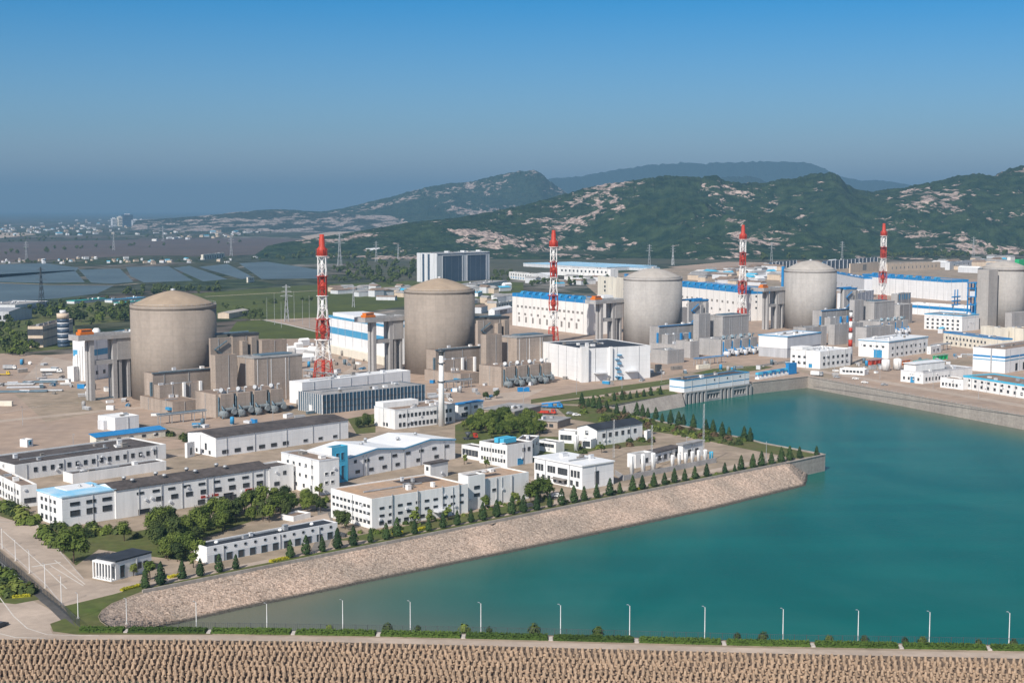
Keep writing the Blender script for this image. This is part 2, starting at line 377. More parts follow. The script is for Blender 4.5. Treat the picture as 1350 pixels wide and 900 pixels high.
# ------------------------------------------------------------------ ground with the basin cut out
WZ = -7.0
TOP = [(146,826),(134,818),(131,812),(136,804),(150,795),(175,786),(205,778),(300,759),(400,739),(640,691),(880,642.5),(1035,611.5)]
BOT = [(200,829),(212,826.5),(222,824),(235,821.5),(252,818),(280,811.5),(320,802.5),(400,785.5),(500,764),(730,716),(940,671),(1062,640)]
REST = [(1088,600),(1005,584.5),(985,579),(930,568),(870,556),(835,548),(800,536),(895,518.6),(902.2,517.7),(988,505.6),(992,505),(1065,497),(1350,549),(1800,632),(1800,864)]
DIKE = [(1350,850),(1000,844),(700,836),(500,832),(300,829)]
hole = [G(*p) for p in TOP+REST+DIKE]
CREST = [(-500,841),(0,843),(200,843.5),(400,845.5),(700,853),(1000,861),(1350,868.5),(1900,881)]
crest = [G(*p) for p in CREST]
far = 41000
outer = [Vector((-23000, crest[0].y, 0))]+crest+[Vector((23000, crest[-1].y, 0)), Vector((23000, far, 0)), Vector((-23000, far, 0))]
tri = tessellate_polygon([outer, hole]); vs = outer+hole
gb = MB(); gb.add(vs, [t if (vs[t[1]]-vs[t[0]]).cross(vs[t[2]]-vs[t[0]]).z > 0 else t[::-1] for t in tri])
# far plain: patchwork of marsh, fields and built-up land, as soil colours
m = bpy.data.materials.new('far_plain'); N, L = nodes(m); b = N['Principled BSDF']; b.inputs['Roughness'].default_value = .95; b.inputs['Specular IOR Level'].default_value = .1
geo = N.new('ShaderNodeNewGeometry')
vo = N.new('ShaderNodeTexVoronoi'); vo.inputs['Scale'].default_value = .0075; mpp = N.new('ShaderNodeMapping'); mpp.inputs['Rotation'].default_value = (0, 0, .4); mpp.inputs['Scale'].default_value = (1, .55, 1)
L.new(geo.outputs['Position'], mpp.inputs[0]); L.new(mpp.outputs[0], vo.inputs['Vector'])
sx = N.new('ShaderNodeSeparateColor'); L.new(vo.outputs['Color'], sx.inputs[0])
r = N.new('ShaderNodeValToRGB'); r.color_ramp.interpolation = 'CONSTANT'; L.new(sx.outputs[0], r.inputs['Fac'])
cols = [(0, (.085, .09, .055)), (.22, (.12, .10, .085)), (.42, (.06, .08, .04)), (.6, (.16, .14, .12)), (.75, (.075, .085, .06)), (.9, (.22, .2, .18))]
r.color_ramp.elements[0].color = (*cols[0][1], 1); r.color_ramp.elements[1].position = cols[1][0]; r.color_ramp.elements[1].color = (*cols[1][1], 1)
for p, c in cols[2:]:
    k = r.color_ramp.elements.new(p); k.color = (*c, 1)
nz = N.new('ShaderNodeTexNoise'); nz.inputs['Scale'].default_value = .028; nz.inputs['Detail'].default_value = 8; L.new(geo.outputs['Position'], nz.inputs['Vector'])
r2 = N.new('ShaderNodeValToRGB'); r2.color_ramp.elements[0].position = .42; r2.color_ramp.elements[1].position = .6; r2.color_ramp.elements[0].color = (.28, .34, .26, 1); r2.color_ramp.elements[1].color = (1, 1, 1, 1)
L.new(nz.outputs['Fac'], r2.inputs['Fac']); mx = N.new('ShaderNodeMix'); mx.data_type = 'RGBA'; mx.blend_type = 'MULTIPLY'; mx.inputs[0].default_value = 1
L.new(r.outputs[0], mx.inputs[6]); L.new(r2.outputs[0], mx.inputs[7]); L.new(mx.outputs[2], b.inputs['Base Color']); M['plain'] = m
tag(gb.build('ground', 'plain'), 'broad coastal plain running out to the hazy horizon', kind='structure')
def sheet(name, pts, mt, z, label=None, kind='structure'):
    P = [G(*p) for p in pts]
    tr = tessellate_polygon([P]); b = MB()
    b.add([(p.x, p.y, z) for p in P], [t if (P[t[1]]-P[t[0]]).cross(P[t[2]]-P[t[0]]).z > 0 else t[::-1] for t in tr])
    return tag(b.build(name, mt), label, kind=kind)
def strip(name, pts, wd, mt, z, label=None):
    """a ribbon of constant real width along a ground polyline"""
    P = [G(*p) for p in pts]; b = MB(); vs = []
    for i, p in enumerate(P):
        d = (P[min(i+1, len(P)-1)]-P[max(i-1, 0)]); d.z = 0; d.normalize(); n = Vector((-d.y, d.x, 0))*wd/2
        vs += [(p.x+n.x, p.y+n.y, z), (p.x-n.x, p.y-n.y, z)]
    b.add(vs, [(2*i, 2*i+1, 2*i+3, 2*i+2) for i in range(len(P)-1)])
    return tag(b.build(name, mt), label, kind='structure')
# plant yard and campus
sheet('yard', [(-900,470),(-100,462),(60,468),(95,466),(190,452),(330,446),(430,442),(520,440),(640,425),(680,408),(900,392),(1000,385),(1140,372),(1350,366),(2000,372),(2000,660),(1800,630.5),(1350,548.5),(1065,496.7),(992,504.5),(988,505.2),(902.2,517.3),(895,518.2),(720,528),(640,536),(450,552),(250,590),(120,600),(-900,640)], 'yard', .02)
sheet('campus', [(-900,640),(120,600),(250,590),(450,552),(640,536),(720,528),(800,535.5),(835,547.5),(870,555.5),(930,567.5),(985,578.5),(1005,584),(1087,599.7),(1035,611),(880,642),(640,690.5),(400,738.5),(300,758.5),(205,777.5),(175,785.5),(150,794.5),(136,803.5),(130,812),(133,818.5),(145,826.5),(300,829.3),(500,832.3),(700,836.3),(1000,844.3),(1350,850.3),(1800,864.5),(1900,880),(1350,868),(1000,860.5),(700,852.5),(400,845),(200,843),(0,842.5),(-900,840)], 'campus', .03)
# roads
sheet('road', [(-300,838),(0,838),(60,836),(130,836.5),(280,837),(400,838.5),(500,840.5),(700,846),(1000,854),(1350,861),(1900,873),(1900,880.5),(1350,868.2),(1000,860.8),(700,852.8),(400,845.2),(200,843.2),(0,842.8),(-300,842)], 'conc_road', .055, 'pale concrete road along the top of the sea dike')
sheet('road', [(-60,655),(0,683),(48,690),(66,712),(110,762),(150,770),(186,765),(192,776),(150,783),(84,799),(60,775),(20,738),(0,722),(-60,690)], 'conc_road', .05)
sheet('road', [(-200,735),(0,770),(60,800),(95,822),(66,828),(70,836),(0,838.2),(-200,838)], 'conc_road', .05)
strip('road_marking', [(-20,762),(0,788),(18,812),(36,828),(62,836.3),(130,838)], .28, 'line', .075)
strip('road_marking', [(0,835),(20,840),(60,841)], .35, 'line', .075)
strip('road_marking', [(4,700),(50,740),(88,776)], .3, 'line', .075)
strip('road_marking', [(66,745),(110,772)], .3, 'line', .075)
strip('road_marking', [(72,738),(112,770)], .3, 'line', .075)
strip('road_marking', [(42,747),(80,741)], .9, 'line', .08)
strip('kerb', [(0,688),(48,691),(66,712),(110,763)], .35, 'kerb', .09)
strip('kerb', [(-5,712),(60,770),(84,799)], .35, 'kerb', .09)
strip('road', [(-20,722),(0,742),(40,775),(72,800),(101,828)], 3.2, 'fence_shade', .062)  # dark ribbon laid along the fence as the painted hedge and fence shadow
# lanes in the campus and the yard
strip('road', [(640,690),(735,652),(700,628),(650,640)], 5, 'conc_road', .05)
strip('road', [(190,772),(420,727),(660,677),(900,628.5),(1030,602)], 5, 'conc_road', .052)
strip('road', [(0,606),(120,600),(250,600),(270,590)], 6, 'conc_road', .05)
strip('road', [(440,561),(600,541),(720,529),(885,509),(1000,494),(1062,486),(1350,535),(1700,598)], 9, 'conc_road', .05, 'concrete quay road passing the pump house and the basin wall')
strip('road', [(-50,560),(150,540),(420,520)], 8, 'conc_road', .048)
strip('road', [(1062,486),(1150,470),(1250,450),(1400,432)], 9, 'conc_road', .048)
strip('road', [(860,512),(935,493),(1030,478),(1120,463)], 8, 'asphalt', .049)
strip('road', [(417,731),(432,700),(425,660)], 5, 'asphalt', .05)
sheet('paving', [(372,690),(432,676),(437,690),(400,704)], 'conc_road', .055)
# lawns
sheet('lawn', [(84,799),(150,783),(188,772),(190,778),(172,785),(147,795),(134,804),(129,812),(132,819),(143,826.5),(280,829.5),(280,836),(100,836),(70,832),(66,822),(86,815),(100,826)], 'lawn', .07, 'mown lawn round the rounded end of the rock slope')
sheet('lawn', [(-40,735),(0,747),(40,780),(52,790),(20,796),(-40,790)], 'lawn', .07)
sheet('lawn', [(0,662),(30,672),(49,690),(30,690),(0,680)], 'lawn', .05)
sheet('lawn', [(48,690),(180,700),(230,690),(380,670),(250,715),(250,740),(130,724),(100,745),(66,712)], 'lawn', .06)
sheet('lawn', [(700,526.5),(770,515),(886,499.5),(886,505.5),(790,521),(700,532)], 'lawn', .07, 'green verge beside the quay road')
sheet('lawn', [(912,492.5),(940,486),(1000,481.5),(1020,484),(1000,488),(940,494)], 'lawn', .07)
sheet('lawn', [(730,534),(800,536.5),(835,548),(870,556),(930,568),(985,579),(1005,584.5),(1083,600),(1050,604),(985,592),(900,574),(840,566),(750,552)], 'lawn', .06, 'rough grass bank above the basin')
sheet('lawn', [(725,531.5),(880,513),(895,518.5),(800,534)], 'lawn', .06)
sheet('lawn', [(640,600),(700,575),(860,578),(862,586),(790,592),(720,610)], 'lawn', .055)
sheet('lawn', [(195,774),(300,752),(400,732),(640,685),(1030,606.5),(1033,610.5),(640,689.5),(400,737.5),(205,776.5)], 'lawn', .062)
sheet('lawn', [(441,712),(500,700),(700,660),(730,656),(730,664),(500,712)], 'lawn', .056)
sheet('lawn', [(600,560),(640,545),(700,546),(722,566),(660,590),(600,584)], 'lawn', .052)
sheet('lawn', [(458,552),(495,545),(495,570),(470,572)], 'lawn', .058)
sheet('lawn', [(-60,470),(60,462),(100,458),(98,420),(0,400),(-60,410)], 'lawn', .03)
# crop fields and far zones
sheet('field', [(262,386),(400,376),(545,370),(690,372),(690,392),(545,402),(420,420),(330,421),(270,412)], 'field', .03, 'flat green fields behind the reactors')
sheet('field', [(312,424),(352,421),(430,437),(425,446),(330,447),(300,440)], 'field', .04)
sheet('field', [(90,396),(190,392),(262,386),(270,412),(200,420),(90,430)], 'lawn', .03)
strip('path', [(270,391),(400,384),(545,377)], 5, 'sand', .06)
strip('path', [(330,421.5),(420,420.5),(520,410)], 6, 'sand', .06)
strip('path', [(345,421),(380,428),(430,440)], 4, 'kerb', .06)
sheet('bare_field', [(352,421.5),(430,418),(480,418),(470,440),(430,438)], 'yard', .05)
sheet('mudflat', [(-900,322),(0,319),(120,317),(345,313.5),(420,317),(420,331),(345,336),(180,337),(0,346),(-900,352)], 'mud', .05, 'brown mudflat behind the fish ponds')
for P in ([(-900,374),(0,373.5),(60,376),(150,376.5),(128,387),(80,393),(0,399),(-900,405)], [(-900,349),(0,348.5),(60,347),(104,353),(100,357),(0,366),(-900,372)],
          [(-900,366),(0,361.5),(98,356),(112,372),(60,373),(0,371.5),(-900,372.5)], [(104,355.5),(158,354),(176,371.5),(150,374),(120,372.5)], [(166,352),(222,351),(255,370),(190,372.5),(172,364)],
          [(228,353),(250,350.5),(300,368),(268,371)], [(262,352),(300,348),(335,366),(318,368)], [(315,347),(352,345),(430,357),(418,367),(345,368)]):
    sheet('pond', P, 'pond', .1)
strip('path', [(-300,373),(0,373),(60,375),(152,376.3),(182,374)], 7, 'sand', .15)
sheet('bare_field', [(-600,310),(0,307),(34,307),(50,309),(0,314),(-600,318)], 'sand', .05)
sheet('bare_field', [(396,312),(440,305),(520,301),(545,304),(470,311),(410,318)], 'sand', .06)
sheet('bare_field', [(880,352),(960,345),(1010,346),(1030,352),(960,358)], 'yard', .05)
sheet('bare_field', [(760,365),(900,352),(1030,348),(1350,342),(2000,340),(2000,372),(1140,372),(800,400)], 'campus', .018)
sheet('bare_field', [(470,345),(690,340),(1100,338),(1100,341),(760,352),(690,368),(560,372),(470,365)], 'scrub', .016)
for i, P in enumerate(([(20,520),(110,512),(150,540),(60,556)],[(60,470),(105,478),(100,498),(30,500)],[(180,556),(245,566),(240,580),(170,572)],[(420,560),(440,545),(395,530),(360,540)],[(640,520),(720,512),(690,526),(630,530)],[(870,498),(960,478),(1000,484),(940,494)],[(1050,488),(1120,474),(1180,482),(1090,500)],[(430,505),(470,480),(520,478),(520,490),(470,510)],[(1200,480),(1290,470),(1290,480),(1230,486)],[(790,490),(860,480),(880,492),(800,505)])):
    sheet('paving', P, ('campus','conc_road','campus')[i%3], .035)
for P in ([(0,545),(70,532),(115,530)],[(0,500),(100,486)],[(190,560),(260,560)],[(1070,500),(1350,549)],[(1080,490),(1350,530)],[(640,518),(715,508)],[(870,505),(1040,474)]): strip('road_marking', P, .3, 'line', .09)
# ------------------------------------------------------------------ water of the basin
m = bpy.data.materials.new('basin_water'); N, L = nodes(m); b = N['Principled BSDF']; b.inputs['Roughness'].default_value = .25; b.inputs['Specular IOR Level'].default_value = .04
at = N.new('ShaderNodeAttribute'); at.attribute_name = 'silt'; geo = N.new('ShaderNodeNewGeometry')
n1 = N.new('ShaderNodeTexNoise'); n1.inputs['Scale'].default_value = .012; n1.inputs['Detail'].default_value = 4; n1.inputs['Distortion'].default_value = 1.2
mp = N.new('ShaderNodeMapping'); mp.inputs['Scale'].default_value = (1, .45, 1); mp.inputs['Rotation'].default_value = (0, 0, .5)
L.new(geo.outputs['Position'], mp.inputs[0]); L.new(mp.outputs[0], n1.inputs['Vector'])
r = N.new('ShaderNodeValToRGB'); r.color_ramp.elements[0].position = .35; r.color_ramp.elements[1].position = .7
r.color_ramp.elements[0].color = (*WATER_D, 1); r.color_ramp.elements[1].color = (*WATER_L, 1); L.new(n1.outputs['Fac'], r.inputs['Fac'])
mx = N.new('ShaderNodeMix'); mx.data_type = 'RGBA'; ad = N.new('ShaderNodeMath'); ad.operation = 'MULTIPLY_ADD'
sub = N.new('ShaderNodeMath'); sub.operation = 'SUBTRACT'; sub.inputs[1].default_value = .5; L.new(n1.outputs['Fac'], sub.inputs[0])
ad.inputs[1].default_value = .35; L.new(sub.outputs[0], ad.inputs[0]); L.new(at.outputs['Fac'], ad.inputs[2]); ad.use_clamp = True
mulv = N.new('ShaderNodeMath'); mulv.operation = 'MULTIPLY'; mulv.use_clamp = True; L.new(ad.outputs[0], mulv.inputs[0]); mulv.inputs[1].default_value = 1.0
wnd = N.new('ShaderNodeTexNoise'); wnd.inputs['Scale'].default_value = .03; wnd.inputs['Detail'].default_value = 6; mpw = N.new('ShaderNodeMapping'); mpw.inputs['Scale'].default_value = (.35, 1.3, 1); mpw.inputs['Rotation'].default_value = (0, 0, -.25)
L.new(geo.outputs['Position'], mpw.inputs[0]); L.new(mpw.outputs[0], wnd.inputs['Vector']); wr = N.new('ShaderNodeValToRGB'); wr.color_ramp.elements[0].position = .4; wr.color_ramp.elements[1].position = .68; wr.color_ramp.elements[0].color = (.92, .92, .92, 1); wr.color_ramp.elements[1].color = (1.12, 1.1, 1.08, 1)
L.new(wnd.outputs['Fac'], wr.inputs['Fac']); wm_ = N.new('ShaderNodeMix'); wm_.data_type = 'RGBA'; wm_.blend_type = 'MULTIPLY'; wm_.inputs[0].default_value = 1; L.new(r.outputs[0], wm_.inputs[6]); L.new(wr.outputs[0], wm_.inputs[7])
L.new(mulv.outputs[0], mx.inputs[0]); L.new(wm_.outputs[2], mx.inputs[6]); mx.inputs[7].default_value = (.125, .135, .10, 1)
L.new(mx.outputs[2], b.inputs['Base Color'])
n2 = N.new('ShaderNodeTexNoise'); n2.inputs['Scale'].default_value = .9; n2.inputs['Detail'].default_value = 5; L.new(geo.outputs['Position'], n2.inputs['Vector'])
bp = N.new('ShaderNodeBump'); bp.inputs['Strength'].default_value = .35; bp.inputs['Distance'].default_value = .25; L.new(n2.outputs['Fac'], bp.inputs['Height']); L.new(bp.outputs[0], b.inputs['Normal'])
M['water'] = m
def seg_d(p, a, b):
    d = b-a; t = max(0, min(1, (p-a).dot(d)/d.length_squared)); return (p-a-d*t).length
D2 = [Vector((p.x, p.y)) for p in (G(*q) for q in [(1350,850),(1000,844),(860,840),(700,836),(500,832),(300,829),(146,826)])]
S2 = [Vector((p.x, p.y)) for p in (G(q[0], q[1], WZ) for q in BOT)]
Q2 = [Vector((p.x, p.y)) for p in (G(*q) for q in [(1065,497),(1350,549),(1800,632)])]
wb = MB(); nx, ny = 130, 110; X0, X1, Y0, Y1 = -150, 620, 340, 1010; vs = []; silt = []
for j in range(ny+1):
    for i in range(nx+1):
        p = Vector((X0+(X1-X0)*i/nx, Y0+(Y1-Y0)*j/ny)); vs.append((p.x, p.y, WZ))
        dd = min((seg_d(p, a, b_) for a, b_ in zip(D2, D2[1:]))); ds = min(seg_d(p, a, b_) for a, b_ in zip(S2, S2[1:])); dq = min(seg_d(p, a, b_) for a, b_ in zip(Q2, Q2[1:]))
        lx = max(0, min(1, (70-p.x)/150))             # shallow western end
        s = .75*math.exp(-dq/14)+.45*math.exp(-dq/70)*.5+.25*math.exp(-ds/8) + (.55+.65*lx)*math.exp(-max(0, dd-8-12*lx)/(9+24*lx))*max(0, min(1, (110-p.x)/100)) + .75*lx**2*math.exp(-ds/30)
        silt.append(min(1, s))
wb.add(vs, [(j*(nx+1)+i, j*(nx+1)+i+1, (j+1)*(nx+1)+i+1, (j+1)*(nx+1)+i) for j in range(ny) for i in range(nx)])
wo = wb.build('water', 'water'); a_ = wo.data.attributes.new('silt', 'FLOAT', 'POINT'); a_.data.foreach_set('value', silt)
tag(wo, 'calm teal water of the intake basin', kind='structure')
# quay walls of the basin
def walls(name, pts, mt, label, cap=.9):
    P = [G(*p) for p in pts]; b = MB()
    for p, q in zip(P, P[1:]):
        d = (q-p); d.z = 0; ln = d.length; d.normalize(); n = Vector((d.y, -d.x, 0))   # towards the water
        for (o0, o1, z0, z1) in ((-.6, .02, -10, .28), (-.75, .25, .28, .28+cap*.4)):
            A = p+n*o1; B_ = q+n*o1; C = q+n*o0; D = p+n*o0
            b.add([(v.x, v.y, z) for z in (z0, z1) for v in (A, B_, C, D)], [(0,1,5,4),(1,2,6,5),(2,3,7,6),(3,0,4,7),(4,5,6,7),(0,3,2,1)])
    return tag(b.build(name, mt), label, 'wall')
walls('quay_wall', [(1065,497),(1350,549),(1800,632)], 'quay', 'long pale concrete quay wall in front of the white buildings')
walls('quay_wall', [(992,505),(1065,497)], 'quay', 'short grey quay wall between the pump house and the basin corner')
walls('quay_wall', [(1035,611.5),(1088,600)], 'quay', 'grey end wall facing the open basin at the tip of the rock slope')
walls('quay_wall', [(1088,600),(1005,584.5),(985,579),(930,568),(870,556),(835,548),(805,537)], 'quay', 'low concrete wall under the conifer bank across from the pump house')
# concrete lined bank beside the pump house
b = MB(); A = [G(800,535.5), G(899,518)]; C = [G(846,547, WZ), G(904,536, WZ)]
for k in range(8):
    s0, s1 = k/8, (k+1)/8
    a0, a1 = A[0].lerp(A[1], s0), A[0].lerp(A[1], s1); c0, c1 = C[0].lerp(C[1], s0), C[0].lerp(C[1], s1)
    b.add([(a0.x,a0.y,.1),(a1.x,a1.y,.1),(c1.x,c1.y,WZ-1),(c0.x,c0.y,WZ-1)], [(0,3,2,1)])
tag(b.build('lined_bank', 'quay'), kind='structure')
# ------------------------------------------------------------------ rock slope
m = bpy.data.materials.new('riprap'); N, L = nodes(m); b = N['Principled BSDF']; b.inputs['Roughness'].default_value = .9; b.inputs['Specular IOR Level'].default_value = .15
geo = N.new('ShaderNodeNewGeometry'); vo = N.new('ShaderNodeTexVoronoi'); vo.inputs['Scale'].default_value = 1.9; L.new(geo.outputs['Position'], vo.inputs['Vector'])
sx = N.new('ShaderNodeSeparateColor'); L.new(vo.outputs['Color'], sx.inputs[0])
r = N.new('ShaderNodeValToRGB'); L.new(sx.outputs[0], r.inputs['Fac']); r.color_ramp.elements[0].color = (.37, .295, .245, 1); r.color_ramp.elements[1].color = (.56, .45, .375, 1)
k = r.color_ramp.elements.new(.5); k.color = (.44, .355, .295, 1)
rd = N.new('ShaderNodeValToRGB'); L.new(vo.outputs['Distance'], rd.inputs['Fac']); rd.color_ramp.elements[0].color = (1, 1, 1, 1); rd.color_ramp.elements[1].color = (.62, .6, .58, 1); rd.color_ramp.elements[0].position = .45; rd.color_ramp.elements[1].position = .85
nl = N.new('ShaderNodeTexNoise'); nl.inputs['Scale'].default_value = .06; nl.inputs['Detail'].default_value = 4; L.new(geo.outputs['Position'], nl.inputs['Vector'])
rl = N.new('ShaderNodeValToRGB'); L.new(nl.outputs['Fac'], rl.inputs['Fac']); rl.color_ramp.elements[0].position = .35; rl.color_ramp.elements[1].position = .65; rl.color_ramp.elements[0].color = (.74, .75, .74, 1); rl.color_ramp.elements[1].color = (1.05, 1, .96, 1)
m1 = N.new('ShaderNodeMix'); m1.data_type = 'RGBA'; m1.blend_type = 'MULTIPLY'; m1.inputs[0].default_value = 1; L.new(r.outputs[0], m1.inputs[6]); L.new(rd.outputs[0], m1.inputs[7])
m2 = N.new('ShaderNodeMix'); m2.data_type = 'RGBA'; m2.blend_type = 'MULTIPLY'; m2.inputs[0].default_value = 1; L.new(m1.outputs[2], m2.inputs[6]); L.new(rl.outputs[0], m2.inputs[7])
sp = N.new('ShaderNodeSeparateXYZ'); L.new(geo.outputs['Position'], sp.inputs[0]); mr = N.new('ShaderNodeMapRange'); mr.inputs['From Min'].default_value = -6.6; mr.inputs['From Max'].default_value = -6.0; L.new(sp.outputs['Z'], mr.inputs['Value'])
m3 = N.new('ShaderNodeMix'); m3.data_type = 'RGBA'; L.new(mr.outputs[0], m3.inputs[0]); m3.inputs[6].default_value = (.075, .07, .06, 1); L.new(m2.outputs[2], m3.inputs[7])   # tide-stained toe
L.new(m3.outputs[2], b.inputs['Base Color'])
bp = N.new('ShaderNodeBump'); bp.inputs['Strength'].default_value = .55; bp.inputs['Distance'].default_value = .25; bp.invert = True; L.new(vo.outputs['Distance'], bp.inputs['Height']); L.new(bp.outputs[0], b.inputs['Normal']); M['riprap'] = m
def resample(P, n):
    ln = [0]
    for a, c in zip(P, P[1:]): ln.append(ln[-1]+1.0)
    out = []
    for i in range(n+1):
        t = i/n*ln[-1]; k = min(int(t), len(P)-2); out.append(P[k].lerp(P[k+1], t-k))
    return out
Tw = [G(*p) for p in TOP]; Bw = [G(p[0], p[1], WZ) for p in BOT]
seg_n = [6, 5, 6, 8, 10, 16, 50, 60, 110, 110, 110]
T_, B_ = [], []
for k, n in enumerate(seg_n):
    for i in range(n): T_.append(Tw[k].lerp(Tw[k+1], i/n)); B_.append(Bw[k].lerp(Bw[k+1], i/n))
T_.append(Tw[-1]); B_.append(Bw[-1])
# rounded far end turning to the end wall
for i in range(1, 9):
    a = i/8; T_.append(Tw[-1].lerp(G(1042,610), a)); B_.append(Bw[-1].lerp(G(1066,624, WZ), a))
eb = MB(); nv = 24; vs = []; rr = random.Random(3)
for i, (t, c) in enumerate(zip(T_, B_)):
    c = t+(c-t)*1.12
    for j in range(nv+1):
        p = t.lerp(c, j/nv)
        if 0 < j: p = p+Vector((rr.uniform(-.25, .25), rr.uniform(-.25, .25), rr.uniform(-.15, .15)))
        else: p = p+Vector((0, 0, .1))
        vs.append(p)
eb.add(vs, [(i*(nv+1)+j, i*(nv+1)+j+1, (i+1)*(nv+1)+j+1, (i+1)*(nv+1)+j) for i in range(len(T_)-1) for j in range(nv)])
tag(eb.build('rock_slope', 'riprap'), 'pale rubble stone slope dropping from the conifer row to the basin water', kind='structure')
# parapet wall along its top
P = [G(*p) for p in TOP[6:]]; P[0] = G(188, 781.5); b = MB()
for p, q in zip(P, P[1:]):
    d = (q-p).normalized(); n = Vector((d.y, -d.x, 0))
    A = [p+n*.15, q+n*.15, q-n*.35, p-n*.35]
    b.add([(v.x, v.y, z) for z in (-.8, .95) for v in A], [(0,1,5,4),(1,2,6,5),(2,3,7,6),(3,0,4,7),(4,5,6,7)])
tag(b.build('parapet_wall', 'quay'), 'low concrete parapet wall running along the top edge of the rock slope', 'wall')
# ------------------------------------------------------------------ seaward revetment and sea
RUN, DROP = 17, 11
b = MB(); vs = []
for p in crest: vs += [(p.x, p.y, .03), (p.x, p.y-1.2, -.1), (p.x, p.y-RUN, -DROP-.4)]
b.add(vs, [f for i in range(len(crest)-1) for f in ((3*i, 3*i+1, 3*i+4, 3*i+3), (3*i+1, 3*i+2, 3*i+5, 3*i+4))])
for fi in range(len(b.f)): b.f[fi] = b.f[fi]
M['revet'] = mat('revetment_rubble', (.11, .08, .06), .95, .2, .8)
tag(b.build('revetment', 'revet'), kind='structure')
MB().poly([(-23000, -200, -9), (23000, -200, -9), (23000, 362, -9), (-23000, 362, -9)]).build('sea', 'water')['kind'] = 'structure'
bu = MB()
def octleg(b, p0, p1, r0, r1, n=6): b.tube(p0, p1, r0, r1, n)
octleg(bu, (0, 0, -1.1), (0, 0, .0), .34, .50); octleg(bu, (0, 0, .0), (.0, 0, 1.1), .50, .36); octleg(bu, (0, 0, 1.1), (0, 0, 1.25), .36, .2)
octleg(bu, (0, 0, 0), (0, .9, 0), .46, .42)
octleg(bu, (-.8, .95, -.15), (.8, .95, .15), .32, .32); octleg(bu, (-.1, -.1, -.25), (.25, -.75, .1), .3, .24)
bme = bu.mesh('armour_block', 'block')
rr = random.Random(11); spots = []
Cd = []
tot = 0
for p, q in zip(crest, crest[1:]):
    Cd.append((tot, p, q)); tot += (q-p).length
def crest_at(s):
    for a, p, q in reversed(Cd):
        if s >= a: return p.lerp(q, (s-a)/(q-p).length)
    return Cd[0][1]
nrow = 9
for row in range(nrow):
    s = rr.uniform(0, .9)
    while s < tot:
        c = crest_at(s); t = (row+.35+rr.uniform(-.13, .13))*1.62
        x, y, z = c.x+rr.uniform(-.12, .12), c.y-1.4-t*.84, -.25-t*.54
        ppx = PX+F*x/depth_of(x, y, z)
        if -40 < ppx < 1390:
            spots.append((row, x, y, z+.15, rr.uniform(-.5, .5), rr.uniform(-.25, .25), rr.uniform(-.22, .22)))
        s += 1.5+rr.uniform(-.13, .13)
def scr_y(s):
    d = Vector((s[1], s[2], s[3]-H)); return PY-F*(d.y*SP+d.z*CP)/(d.y*CP-d.z*SP)
vis = sorted([s for s in spots if scr_y(s) < 903 and 0 <= PX+F*s[1]/depth_of(s[1], s[2], s[3]) <= 1350], key=lambda s: s[2])
first = set(id(s) for s in vis[:300]); stuff = MB()
for s in spots:
    mtx = Matrix.Translation((s[1], s[2], s[3])) @ Matrix.Rotation(s[4], 4, 'Z') @ Matrix.Rotation(s[5], 4, 'X') @ Matrix.Rotation(s[6], 4, 'Y')
    if id(s) in first:
        o = put('armour_block', bme); o.matrix_world = mtx
        tag(o, 'tan concrete armour block interlocked with its neighbours on the seaward slope', 'armour block', 'armour blocks on the seaward slope')
    else:
        stuff.add([mtx @ v.co for v in bme.vertices], [tuple(pl.vertices) for pl in bme.polygons], 0, False)
tag(stuff.build('armour_block_rows', 'block'), 'rows of tan concrete armour blocks higher up the seaward slope', 'armour blocks', kind='stuff')
